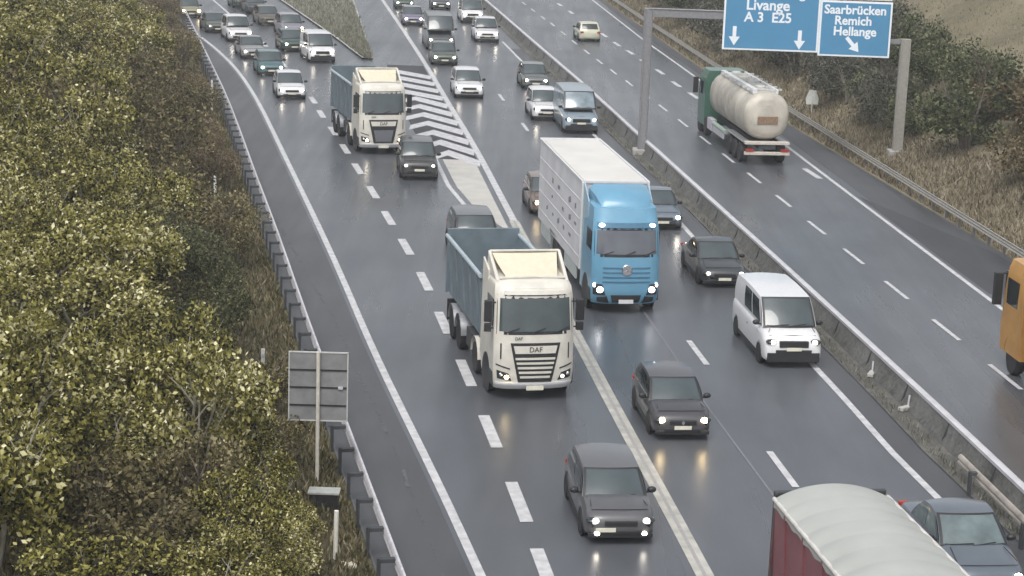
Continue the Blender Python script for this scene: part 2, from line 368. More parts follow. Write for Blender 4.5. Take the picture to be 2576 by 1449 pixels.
guardrail([(y, x) for y, x in L_rrail], G(2576,630,.75).y-6, 250, 'steel guardrail along the far right verge, passing under the gantry sign', -1, 2.0, off=.10, m=mat('dull_steel', (.40,.38,.34), .6, .2, .2))
def barrier(ln, y0, y1):
    root = empty('concrete_barrier', 'long grey concrete median wall with a bright coping between the two carriageways', 'barrier', None, (at(ln, (y0+y1)/2), (y0+y1)/2, 0)); ox, oy = root.location.x, root.location.y
    def run(prof, name, m):
        secs = []; y = y0
        while y <= y1:
            t = tangent(ln, y); nrm = Vector((t.y, -t.x, 0)); p = Vector((at(ln, y)-ox, y-oy, 0)); secs.append([p+nrm*a+Vector((0, 0, z)) for a, z in prof]); y += 2.0
        return MB().loft(secs).build(name, m, root, 40)
    run([(-.30,-.05),(.30,-.05),(.30,.08),(.16,.28),(.09,.66),(-.09,.66),(-.16,.28),(-.30,.08)], 'wall', M_wall)
    run([(-.11,.665),(.11,.665),(.11,.76),(.07,.78),(-.07,.78),(-.11,.76)], 'coping', M_cope)
    y = y0+1; n = 0
    while y < y1 and n < 60:
        p = Vector((at(ln, y)-ox, y-oy, 0)); t = tangent(ln, y)
        MB().hexa([(-.315,-.03,.0),(.315,-.03,.0),(.315,.03,.0),(-.315,.03,.0),(-.10,-.03,.68),(.10,-.03,.68),(.10,.03,.68),(-.10,.03,.68)]).build('joint', M_dark, root, 0).location = p; y += 4.0; n += 1
    return root
M_wall = soil('barrier_concrete', [(.055,.055,.05),(.12,.12,.115),(.19,.19,.185)], .9, 7); M_cope = mat('coping', (.50,.50,.52), .5, 0, .12, 1.5)
barrier([(y, x) for y, x in L_med], 34, 225)
yb = G(2390,1100,.75).y
guardrail([(y, x-.75) for y, x in L_med], 34, yb, 'short second guardrail beginning in the median near the grey saloon', 1, 4.0, hh=.68, off=.2, m=mat('orange_sheen_rail', (.40,.36,.32), .5, .3, .3, 2))  # orange reflections on this rail are put into its base colour

# ------------------------------------------------------------------ road vehicles
def wheel(root, x, y, r=.32, wd=.22, side=1, rim=M_rim):
    t = MB().lathe([(r*.55, -wd/2), (r*.93, -wd/2), (r, -wd*.32), (r, wd*.32), (r*.93, wd/2), (r*.55, wd/2)], (0, 0, 0), 22).build('wheel', M_tyre, root, 35)
    t.location = (x, y, r)
    q = MB(); q.lathe([(.02, side*wd*.40), (r*.2, side*wd*.42), (r*.25, side*wd*.34), (r*.5, side*wd*.34), (r*.56, side*wd*.47), (r*.6, side*wd*.46), (r*.58, side*wd*.2), (.02, side*wd*.2)], (0,0,0), 20)
    for k in range(5):
        a = 2*PI*k/5; q.box((r*.36*math.cos(a), side*wd*.42, r*.36*math.sin(a)), (r*.42, .03, r*.12), ry=-a)
    q.build('rim', rim, t, 35)
def car(label, color, kind='hatch', lamp=M_lens, cat='car', name='parked', L=None, W=None, Ht=None, plate_y=0, fog=False, roofm=None, detail=True, lights=(1, 1), lscale=1.2, name_='car', chromeg=False, emblem=False, glassm=None):
    K = dict(hatch=(4.15,1.78,1.50,.93,1.00,1.72,.62,.18), saloon=(4.65,1.82,1.44,.90,1.18,1.98,1.55,.95), suv=(4.5,1.86,1.66,1.03,1.05,1.70,.55,.18), van=(5.2,1.96,1.98,1.18,.62,1.42,.12,.03))[kind]
    L = L or K[0]; W = W or K[1]; Ht = Ht or K[2]; belt = K[3]*(Ht/K[2]); cowl, rf, rr, rb = K[4:]
    root = empty(name_, label, cat)
    hw = W/2; nose = .60*belt
    if kind == 'van': st = [(0,.80,.60,.30),(.03,.90,.72,.24),(.10,.95,.84,.22),(.25,.985,.98,.22),(.45,1,1.06,.22),(.62,1,1.12,.22),(1.0,1,1.17,.22)]
    elif kind == 'suv': st = [(0,.74,.66,.36),(.03,.86,.78,.28),(.10,.93,.86,.25),(.3,.975,.93,.24),(.6,1,.97,.24),(1.05,1,1.02,.24)]
    elif kind == 'saloon': st = [(0,.66,.50,.32),(.04,.80,.60,.22),(.14,.90,.68,.20),(.35,.96,.75,.2),(.7,1,.81,.2),(1.18,1,.89,.2)]
    else: st = [(0,.68,.54,.34),(.03,.82,.64,.25),(.12,.92,.73,.22),(.32,.97,.81,.2),(.6,1,.87,.2),(1.0,1,.92,.2)]
    st = list(st)+[(L*.5,1,belt,.2),(L-.55,1,belt,.2)]
    st += [(L-.25,.96,belt-.02,.22),(L-.08,.90,belt-.07,.26),(L,.80,belt-.22,.36)]
    if kind == 'van': st[-3:] = [(L-.2,.98,belt,.25),(L-.05,.96,belt,.3),(L,.93,belt-.05,.36)]
    secs = []
    for x, f, zt, zb in st:
        h_ = hw*f; cr = .035
        half = [(0, zt+cr), (.4*h_, zt+cr*.85), (.72*h_, zt+cr*.35), (.90*h_, zt-.03), (.975*h_, zt-.12), (h_, max(zb+.2, zt-.25)), (h_, zb+.16), (.97*h_, zb+.05), (.88*h_, zb)]
        pts = half+[(0, zb)]+[(-a, z) for a, z in half[::-1]][:-1]
        secs.append([(-x, a, z) for a, z in pts])
    b = MB().loft(secs)
    zb_, zt_ = belt-.02, Ht-.03; wb, wt = hw*.93, hw*(.80 if kind != 'van' else .86); kf, kr = .16, .10; cr = .035
    xrt, xrb = L-rr, L-rb
    def wnd(u, v): return Vector((-(cowl+(rf-cowl)*v+kf*u*u-.05*math.sin(PI*v)), u*(wb+(wt-wb)*v), zb_+(zt_+cr*(1-u*u)-zb_)*v))
    def rwd(u, v): return Vector((-(xrb+(xrt-xrb)*v-kr*u*u+.03*math.sin(PI*v)), u*(wb+(wt-wb)*v), zb_+(zt_+cr*(1-u*u)-zb_)*v))
    def roof(u, s_): a, c = wnd(u, 1), rwd(u, 1); p = a.lerp(c, s_); p.z += .045*math.sin(PI*s_); return p
    def sde(sg):
        def f(s_, v):
            a, c = wnd(sg, v), rwd(sg, v); p = a.lerp(c, s_); p.z += .045*math.sin(PI*s_)*v; p.y += sg*.03*math.sin(PI*v); return p
        return f
    U = lambda fn: (lambda u, v: fn(2*u-1, v))
    b.grid(U(wnd), 10, 5).grid(U(rwd), 10, 4).grid(U(roof), 10, 10)
    for sg in (1, -1): b.grid(sde(sg), 10, 5)
    b.build('body', color, root, 38)
    rear_v = (kind == 'van')
    q = MB().grid(lambda u, v: wnd(-.985+1.97*u, .0+1.0*v)+Vector((.004,0,.003)), 10, 5); q.build('windscreen_surround', M_black, root, 60)
    zc_ = st[2][3]
    cl = MB()
    for sg in (1, -1): cl.box((-L*.5, sg*(hw-.005), .27), (L-2*.86-.7, .03, .14))
    cl.build('sill', M_black, root)
    MB().tube([(-.42, hw*.80, st[4][2]+.02), (-cowl+.05, hw*.72, belt+.012)], .010, 4).tube([(-.42, -hw*.80, st[4][2]+.02), (-cowl+.05, -hw*.72, belt+.012)], .010, 4).tube([(-.30, -hw*.80, st[3][2]+.02), (-.24, 0, st[3][2]+.035), (-.30, hw*.80, st[3][2]+.02)], .010, 4).build('bonnet_seam', M_black, root)
    if roofm: MB().grid(lambda u, v: roof(-.93+1.86*u, .04+.92*v)+Vector((0,0,.012)), 10, 8).build('roof', roofm, root, 50)
    def patch(fn, u0, u1, v0, v1, n, off): return MB().grid(lambda a, c: fn(u0+(u1-u0)*a, v0+(v1-v0)*c)+Vector(off), 8, 4).build(n, glassm or (M_screen if n == 'windscreen' else M_glass), root, 60)
    patch(wnd, -.90, .90, .05, .94, 'windscreen', (.008, 0, .006))
    patch(rwd, -.84, .84, .2, .9, 'rear_window', (-.008, 0, .006))
    for sg in (1, -1):
        f = sde(sg); of = (0, sg*.008, .002)
        n_ = 2 if kind != 'van' else 3
        for k in range(min(2, n_)):
            s0 = .06+k*(.88/n_); patch(f, s0, s0+.88/n_-.03, .10, .86, 'side_window', of)
    if detail:
        MB().grid(lambda u, v: wnd(-.86+1.72*u, .05+.02*v)+Vector((.02,0,.012)), 6, 1).tube([wnd(-.1, .03)+Vector((.03,0,.02)), wnd(.62, .12)+Vector((.03,0,.015))], .012, 5).tube([wnd(-.72, .04)+Vector((.03,0,.02)), wnd(-.05, .11)+Vector((.03,0,.015))], .012, 5).build('wiper', M_black, root)
    gz = {'van': .78, 'suv': .68, 'saloon': .52, 'hatch': .56}[kind]; gw = W*(.46 if kind != 'van' else .5)
    MB().box((-.035, 0, gz), (.12, gw, .13 if kind != 'van' else .2)).build('grille', M_black if not chromeg else M_chrome, root, 0, .02)
    MB().box((-.03, 0, gz-.25), (.10, W*.62, .15)).box((-.06, 0, .26 if kind != 'van' else .36), (.16, W*.90, .12 if kind != 'van' else .30)).build('bumper_intake', M_black, root, 0, .02)
    MB().box((.032, plate_y, gz-.15), (.016, .50, .11)).build('number_plate', M_plate, root, 0, .005)
    if emblem: MB().hexa([(.03,-.05,gz),(.03,0,gz-.07),(.03,.05,gz),(.03,0,gz+.07),(.045,-.05,gz),(.045,0,gz-.07),(.045,.05,gz),(.045,0,gz+.07)]).build('badge', M_chrome, root)
    hz = gz+.06; hy = hw*.76
    for i, sg in enumerate((1, -1)):
        h_ = MB().ell((-.13, sg*hy, hz), (.17, .19, .085), rz=-sg*R(28)).build('headlight', M_glass, root)
        if lights[i]: MB().ell((-.05, sg*(hy-.03), hz), (.10, .10*lscale, .065*lscale), rz=-sg*R(22)).build('lens', lamp, h_)
    if fog:
        for sg in (1, -1): MB().ell((.0, sg*hw*.66, gz-.25), (.05, .07, .05)).build('fog_light', M_lens, root)
    for sg in (1, -1):
        q = MB().ell((-(cowl+.42), sg*(hw+.10), belt+.07), (.09, .12, .085)).box((-(cowl+.40), sg*(hw-.02), belt+.02), (.06, .12, .04)); q.build('mirror', M_black, root)
        MB().tube([(-L*.5, sg*(hw+.004), belt*.72), (-L*.5-.14, sg*(hw+.004), belt*.72)], .014, 5).build('door_handle', M_dark, root)
        wr = .33 if kind != 'saloon' else .32
        for wx in (-.86, -(L-.85)):
            MB().lathe([(.01, 0), (wr*1.16, 0), (wr*1.16, sg*.012), (.01, sg*.012)], (wx, sg*(hw-.012), wr), 20).build('wheel_arch', M_black, root, 0)
            wheel(root, wx, sg*(hw-.09), wr, .22, sg)
        MB().box((-L+.05, sg*hw*.78, belt-.14), (.14, .26, .14)).build('tail_light', M_red, root, 0, .02)
    return root
def place(root, px, py, tan=None, away=False, h=0, back=0, rot=0, sz=1):
    p = G(px, py); t = tan(p.y) if callable(tan) else (tan or MAIN)
    fwd = t if away else -t
    root.location = p + fwd*back; root.rotation_euler = (0, 0, math.atan2(fwd.y, fwd.x)+R(rot)); root.scale = (1, 1, sz); return root
tE = lambda y: tangent(L_edge, y)
tG = lambda y: tangent(L_gore, y)

# cars on the main carriageway
B = lambda n, c, r=.35: paint(n, c, r)
place(car('black hatchback with sky sheen painted in as grey, nearest the camera, just left of the thick white line', B('black_car', (.085,.086,.092)), 'hatch', M_lensd, fog=True, plate_y=-.38, name_='hatchback', L=4.4, Ht=1.43), 1560, 1372, tG)  # black car; its sky reflection is put into the greyer base colour
place(car('black hatchback with bright headlights just right of the thick white line', B('black_car2', (.05,.05,.058)), 'hatch', M_lensy, emblem=True, name_='hatchback', chromeg=False, W=1.74, Ht=1.44), 1716, 1110)
place(car('white panel van with dark lower bumper beside the median strip', M_white, 'van', M_lensd, 'van', name_='van'), 1994, 928, sz=1.06)
place(car('black saloon following behind the near white van', B('black_saloon', (.04,.045,.05)), 'saloon', M_lensd, fog=False, name_='saloon_car'), 1822, 726)
place(car('dark slate blue saloon with one lit lamp, half hidden right of the blue truck', B('silver_blue', (.12,.15,.18)), 'saloon', M_lens, name_='saloon_car'), 1668, 580)
place(car('slate grey saloon at the bottom right corner beside the maroon trailer', B('slate', (.095,.115,.14)), 'saloon', M_lens, name_='saloon_car', glassm=mat('pale_glass', (.11,.145,.15), .08, 0, .3, 2, spec=1)), 2490, 1512)
place(car('brown car with an amber headlight hidden left of the blue truck', B('brownc', (.16,.12,.10)), 'hatch', M_lensy, name_='hatchback'), 1385, 545)
place(car('dark grey SUV following close behind the near tipper lorry', B('dgrey_suv', (.085,.09,.095)), 'suv', M_lensd, name_='suv'), 1206, 664, tG, rot=2)
place(car('dark SUV driving between the two white tipper lorries', B('dark_suv', (.045,.045,.045)), 'suv', M_lensd, name_='suv'), 1055, 455, tG)
place(car('white SUV with two lamp reflections on the wet lane below it', M_white, 'suv', M_lens, name_='suv'), 1181, 250)
place(car('small dark car with two bright lamps beside the median, ahead of the grey van', B('smalldark', (.12,.13,.13)), 'hatch', M_lens, name_='hatchback'), 1348, 226)
place(car('white SUV with glaring lamps just left of the grey blue van', M_white, 'suv', M_lens, name_='suv', W=1.75), 1376, 306)
place(car('tall grey blue van with a wide screen just above the blue truck roof', B('gblue', (.20,.25,.29)), 'van', M_lensbig, 'van', name_='van', L=5.6, W=2.05, Ht=2.3, glassm=mat('bluish_glass', (.17,.22,.25), .1, 0, .3, 2, spec=1)), 1462, 338)
place(car('green grey car with lit lamps in front of the dark van', B('ggrey', (.08,.10,.08)), 'hatch', M_lens, name_='hatchback', W=1.9), 1119, 166)
place(car('tall dark grey van in the queue by the thick line', B('dgvan', (.07,.075,.08)), 'van', M_lens, 'van', name_='van', L=6.0, W=2.2, Ht=2.55), 1109, 128)
place(car('white square fronted van at the top edge near the median line', M_white, 'van', M_lens, 'van', name_='van'), 1189, 60)
place(car('white SUV with dark lower bumper beside the start of the median line', M_white, 'suv', M_lens, name_='suv', W=1.95, Ht=1.8), 1226, 108)
place(car('dark car with two lamps at the top edge, behind the tall dark van', B('topdark', (.07,.07,.08)), 'hatch', M_lens, name_='hatchback'), 1110, 26)
place(car('violet grey car beside the thick line in the queue', B('violet', (.18,.17,.24)), 'hatch', M_lens, name_='hatchback'), 1040, 66)
place(car('dark green car at the top edge next to the thick line', B('dgreen', (.05,.08,.06)), 'hatch', M_lens, name_='hatchback'), 1018, 24)
place(car('pale cream hatchback driving away alone on the far carriageway', B('palecream', (.50,.50,.38)), 'hatch', M_lensd, name_='hatchback'), 1484, 106, None, True, back=4.1)
# queue on the ramp
place(car('white hatchback at the head of the ramp queue, beside the edge line', M_white, 'hatch', M_lens, name_='hatchback'), 735, 252, tE)
place(car('teal green hatchback right behind the white ramp hatchback', B('teal', (.07,.14,.15)), 'hatch', M_lens, name_='hatchback'), 684, 193, tE)
place(car('silver grey saloon nosing behind the teal car on the ramp', B('silverg', (.26,.26,.26)), 'saloon', M_lens, name_='saloon_car'), 640, 150, tE)
place(car('white SUV with dark screen in the ramp queue near the bushes', M_white, 'suv', M_lens, name_='suv', W=1.95, Ht=1.85), 606, 107, tE)
place(car('dark olive saloon at the outer edge of the ramp queue', B('olive', (.10,.11,.09)), 'saloon', M_lensd, name_='saloon_car'), 549, 84, tE)
place(car('beige car with yellow lamps half sunk in the left bushes', B('beigec', (.26,.25,.17)), 'hatch', M_lensy, name_='hatchback', lscale=1.5), 482, 46, tE)
place(car('white van with pinkish lamps in the inner ramp lane', M_white, 'van', M_lens, 'van', name_='van', L=4.9), 812, 160, tE)
place(car('dark green car tucked left of the white ramp van', B('darkgreen', (.04,.07,.06)), 'hatch', M_lens, name_='hatchback'), 742, 132, tE)
place(car('mauve grey minivan in the inner ramp lane', B('mauve', (.24,.23,.27)), 'suv', M_lens, name_='suv'), 740, 94, tE)
place(car('brown car with a yellow lamp near the top of the ramp', B('brown2', (.11,.10,.08)), 'hatch', M_lensy, name_='hatchback', lights=(1, 0), lscale=1.4), 681, 66, tE)
place(car('dark car with one bright lamp high in the ramp queue', B('dark4', (.05,.055,.06)), 'hatch', M_lens, name_='hatchback', lights=(1, 0), lscale=1.3), 647, 36, tE)
place(car('black green car at the top edge of the ramp queue', B('dark5', (.04,.06,.05)), 'hatch', M_lens, name_='hatchback', lights=(1, 0), lscale=1.3), 613, 22, tE)

# ------------------------------------------------------------------ lorries
def cab(root, color, H0=3.5, wz=(2.0, 3.0), Wd=2.5, depth=2.3, glass=M_screen, mirrors=True):
    sl = [(.34,-.14,.95),(.5,-.02,.985),(.8,0,1),(1.3,-.01,1),(wz[0],-.06,1),(wz[1],-.26,.975),(wz[1]+.22,-.36,.95),(H0-.08,-.55,.92),(H0,-.80,.86)]
    def fx(z, u):
        for i in range(len(sl)-1):
            if sl[i][0] <= z <= sl[i+1][0]: break
        a, c = sl[i], sl[i+1]; t = min(1, max(0, (z-a[0])/(c[0]-a[0]))); xf = a[1]+(c[1]-a[1])*t; f = a[2]+(c[2]-a[2])*t
        return Vector((xf-.09*abs(u)**2-.22*abs(u)**7, u*Wd/2*f, z))
    us = [0,.25,.5,.7,.82,.92,.97,1]; secs = []
    for z, xf, f in sl:
        half = [fx(z, u) for u in us]; back = Vector((-depth, Wd/2*f, z))
        ring = half+[back]+[Vector((-depth, -Wd/2*f, z))]+[fx(z, -u) for u in us[::-1]][:-1]
        secs.append(ring)
    body = MB().loft(secs).build('cab', color, root, 35)
    def patch(name, m, q, off=.012, parent=None, sk=.03):   # q: (u,z) x4  bottom-left, bottom-right, top-right, top-left
        def uv(a, c): 
            bl, br, tr, tl = q; u = (bl[0]*(1-a)+br[0]*a)*(1-c)+(tl[0]*(1-a)+tr[0]*a)*c; z = (bl[1]*(1-a)+br[1]*a)*(1-c)+(tl[1]*(1-a)+tr[1]*a)*c
            return fx(z, u)
        b = MB(); n, k = 10, 5; b.grid(lambda a, c: uv(a, c)+Vector((off, 0, 0)), n, k)
        o = len(b.v); ed = [uv(i/n, 0) for i in range(n+1)]+[uv(1, j/k) for j in range(1, k+1)]+[uv(1-i/n, 1) for i in range(1, n+1)]+[uv(0, 1-j/k) for j in range(1, k)]
        for p in ed: b.v += [tuple(p+Vector((off, 0, 0))), tuple(p-Vector((sk, 0, 0)))]
        N = len(ed)
        for i in range(N): j = (i+1) % N; b.f.append((o+2*i, o+2*j, o+2*j+1, o+2*i+1))
        return b.build(name, m, parent or root, 30)
    patch('windscreen_surround', M_black, [(-.95,wz[0]-.02),(.95,wz[0]-.02),(.95,wz[1]+.04),(-.95,wz[1]+.04)], .006)
    patch('windscreen', glass, [(-.89,wz[0]+.07),(.89,wz[0]+.07),(.88,wz[1]-.06),(-.88,wz[1]-.06)], .016)
    for a in (-.75, -.1, .5): MB().tube([fx(wz[0]+.03, a)+Vector((.04,0,0)), fx(wz[0]+.17, a+.34)+Vector((.035,0,0))], .018, 5).build('wiper', M_black, root)
    for sg in (1, -1):
        MB().box((-1.0, sg*(Wd/2-.004), (wz[0]+wz[1])/2+.0), (.95, .03, wz[1]-wz[0]-.25)).build('door_window', M_glass, root, 0, .01)
        if mirrors: MB().box((-.42, sg*(Wd/2+.19), wz[0]+.62), (.16, .24, .62), rz=sg*R(12)).box((-.42, sg*(Wd/2+.19), wz[0]+.14), (.15, .22, .24), rz=sg*R(12)).box((-.5, sg*(Wd/2+.05), wz[0]+.85), (.05, .3, .05)).box((-.5, sg*(Wd/2+.05), wz[0]+.1), (.05, .3, .05)).build('mirror', M_black, root, 0, .03)
        MB().lathe([(.01, 0), (.62, 0), (.62, sg*.015), (.01, sg*.015)], (-1.42, sg*(Wd/2-.01), .52), 24).build('wheel_arch', M_black, root, 0)
        MB().box((-.62, sg*(Wd/2-.02), .62), (.5, .1, .4)).build('step', M_dark, root, 0, .02)
        for k in (0,): wheel(root, -1.42, sg*(Wd/2-.16), .5, .32, sg)
    MB().box((-1.3, 0, .75), (2.3, 1.1, .5)).build('chassis', M_dark, root)
    return patch, fx
def truck_rear_wheels(root, xs, Wd=2.5):
    for x in xs:
        for sg in (1, -1): wheel(root, x, sg*(Wd/2-.2), .5, .38, sg, M_dark)
def tipper(label, far=False):
    root = empty('tipper_lorry', label, 'lorry', 'white tipper lorries with blue grey bodies')
    patch, fx = cab(root, M_cream, 3.45, (1.98, 3.04))
    # grille and front
    patch('grille', M_black, [(-.42,.58),(.42,.58),(.62,1.72),(-.62,1.72)], .02)
    patch('grille_panel', M_cream, [(-.50,1.42),(.50,1.42),(.545,1.64),(-.545,1.64)], .035)
    for k in range(0 if far else 5):
        z = .70+k*.135; u = .37+.03*k; patch('grille_bar', M_cream, [(-u,z),(u,z),(u+.008,z+.062),(-u-.008,z+.062)], .04)
    if far: patch('grille_mesh', mat('grille_grey', (.16,.17,.19), .5, .2, .3, 30), [(-.33,.66),(.33,.66),(.42,1.22),(-.42,1.22)], .035)
    text_mesh('DAF', .22, 'badge', M_black, root, fx(1.53, 0)+Vector((.05,0,0)), (PI/2, 0, PI/2), .003)
    text_mesh('DAF', .13, 'badge', M_black, root, fx(1.85, -.42)+Vector((.02,0,0)), (PI/2, 0, PI/2), .003)
    patch('bumper', M_white, [(-.97,.38),(.97,.38),(.97,.56),(-.97,.56)], .05)
    MB().box((.06, 0, .42), (.02, .54, .13)).build('number_plate', M_plate, root)
    for sg in (1, -1):
        h_ = patch('headlight', M_glass, [(sg*.58,.62),(sg*.92,.68),(sg*.93,.92),(sg*.66,.84)], .02)
        MB().ell(fx(.73, sg*.70)+Vector((.02,0,0)), (.05,.07,.06)).build('lens', (M_lens if sg < 0 else M_lensy) if far else (M_lensd if sg > 0 else M_lensy), h_)
        MB().ell(fx(.80, sg*.84)+Vector((.03,0,0)), (.05,.06,.06)).build('lens', M_chrome, h_)
        patch('corner_deflector', M_black, [(sg*.83,1.25),(sg*.86,1.25),(sg*.86,1.7),(sg*.83,1.7)], .015)
        patch('bumper_slot', M_black, [(sg*.62,.95),(sg*.95,1.06),(sg*.95,1.10),(sg*.62,.99)], .012)
        # side wing behind the cab
        MB().hexa([(-1.75, sg*1.22, .9),(-2.5, sg*1.25, .9),(-2.5, sg*1.2, .9),(-1.75, sg*1.17, .9),(-1.75, sg*1.2, 3.5),(-2.5, sg*1.22, 3.75),(-2.5, sg*1.17, 3.75),(-1.75, sg*1.15, 3.5)]).build('side_deflector', M_cream, root)
        MB().hexa([(-.75, sg*1.13, 3.38),(-2.15, sg*1.17, 3.40),(-2.15, sg*1.08, 3.40),(-.80, sg*1.03, 3.38),(-1.0, sg*1.12, 3.50),(-2.15, sg*1.15, 4.02),(-2.15, sg*1.06, 4.02),(-1.0, sg*1.02, 3.50)]).build('roof_fin', M_cream, root, 0, .02)
    # visor + roof air deflector
    patch('sun_visor', M_cream, [(-.80,3.09),(.80,3.09),(.78,3.20),(-.78,3.20)], .07, sk=.1)
    MB().grid(lambda u, v: (-(.92+1.2*v-.10*math.sin(PI*u)), (-1.0+2.0*u)*(.80+.23*v), 3.44+.50*v**.8-.06*math.sin(PI*v)), 10, 8).grid(lambda u, v: (-2.14, -1.04+2.08*u, 3.4+.56*v), 1, 1).build('roof_deflector', M_creamd, root, 60)
    MB().tube([(-2.14,-1.1,3.99),(-2.14,1.1,3.99)], .04, 6).tube([(-.84,-1.02,3.46),(-.80,0,3.5),(-.84,1.02,3.46)], .035, 6).build('roof_rim', M_cream, root)
    MB().box((-5.3, 0, .85), (7.2, .9, .3)).box((-3.3, .95, .75), (1.3, .5, .55)).box((-4.5, -.95, .75), (1.2, .5, .55)).build('frame', M_dark, root)
    # dump body
    m = mat('tipper_body_paint', (.17,.215,.245), .45, .1, .15, 2); md = mat('tipper_inside', (.12,.13,.135), .8, 0, .3, 1.5)
    x0, x1 = -2.75, -8.9; zb, zt = 1.25, 3.10
    q = MB()
    for sg in (1, -1):
        q.hexa([(x0,sg*1.12,zb),(x1,sg*1.12,zb),(x1,sg*1.06,zb),(x0,sg*1.06,zb),(x0,sg*1.27,zt),(x1,sg*1.27,zt),(x1,sg*1.21,zt),(x0,sg*1.21,zt)])
    q.box(((x0+x1)/2, 0, zb), (x0-x1, 2.2, .12)).box((x0, 0, (zb+zt)/2+.1), (.08, 2.46, zt-zb+.2)); q.build('tipper_body', m, root)
    MB().box((x1-.02, 0, (zb+zt)/2+.12), (.10, 2.5, zt-zb+.3), ry=R(6)).build('tailgate', m, root)
    MB().grid(lambda u, v: (x0-.1+(x1-x0+.2)*u, -1.13+2.26*v, 1.7+.55*math.sin(PI*u)*math.sin(PI*v)+.05*math.sin(9*u+7*v)), 14, 8).build('load', md, root, 60)
    for sg in (1, -1):
        MB().tube([(x0+.1,sg*1.26,zt+.03),(x1,sg*1.26,zt+.03)], .07, 8).build('side_rail', mat('rail_paint', (.36,.42,.46), .5), root)
        for k in range(5): MB().hexa([(x0-.5-k*1.25,sg*1.17,zb+.05),(x0-.6-k*1.25,sg*1.17,zb+.05),(x0-.6-k*1.25,sg*1.1,zb+.05),(x0-.5-k*1.25,sg*1.1,zb+.05),(x0-.5-k*1.25,sg*1.31,zt-.05),(x0-.6-k*1.25,sg*1.31,zt-.05),(x0-.6-k*1.25,sg*1.22,zt-.05),(x0-.5-k*1.25,sg*1.22,zt-.05)]).build('rib', m, root)
        for xw in (-3.35, -6.35, -7.7):
            f_ = MB().grid(lambda u, v: (xw+.62*math.cos(PI*u), sg*(.85+.42*v), .56+.58*math.sin(PI*u)), 10, 1); f_.build('mudguard', M_cream if xw > -4 else M_steel, root, 60)
        MB().box((x1+.3, sg*1.0, .75), (.04, .5, .7)).build('mudflap', M_black, root)
    truck_rear_wheels(root, (-3.35, -6.35, -7.7))
    return root
place(tipper('near white tipper lorry with its cream roof deflector, in front of the dark grey SUV'), 1343, 1010, tG, rot=5.5, sz=1.07)
t2 = place(tipper('farther white tipper lorry beside the chevron markings', True), 964, 390, tG, rot=9, sz=1.08)

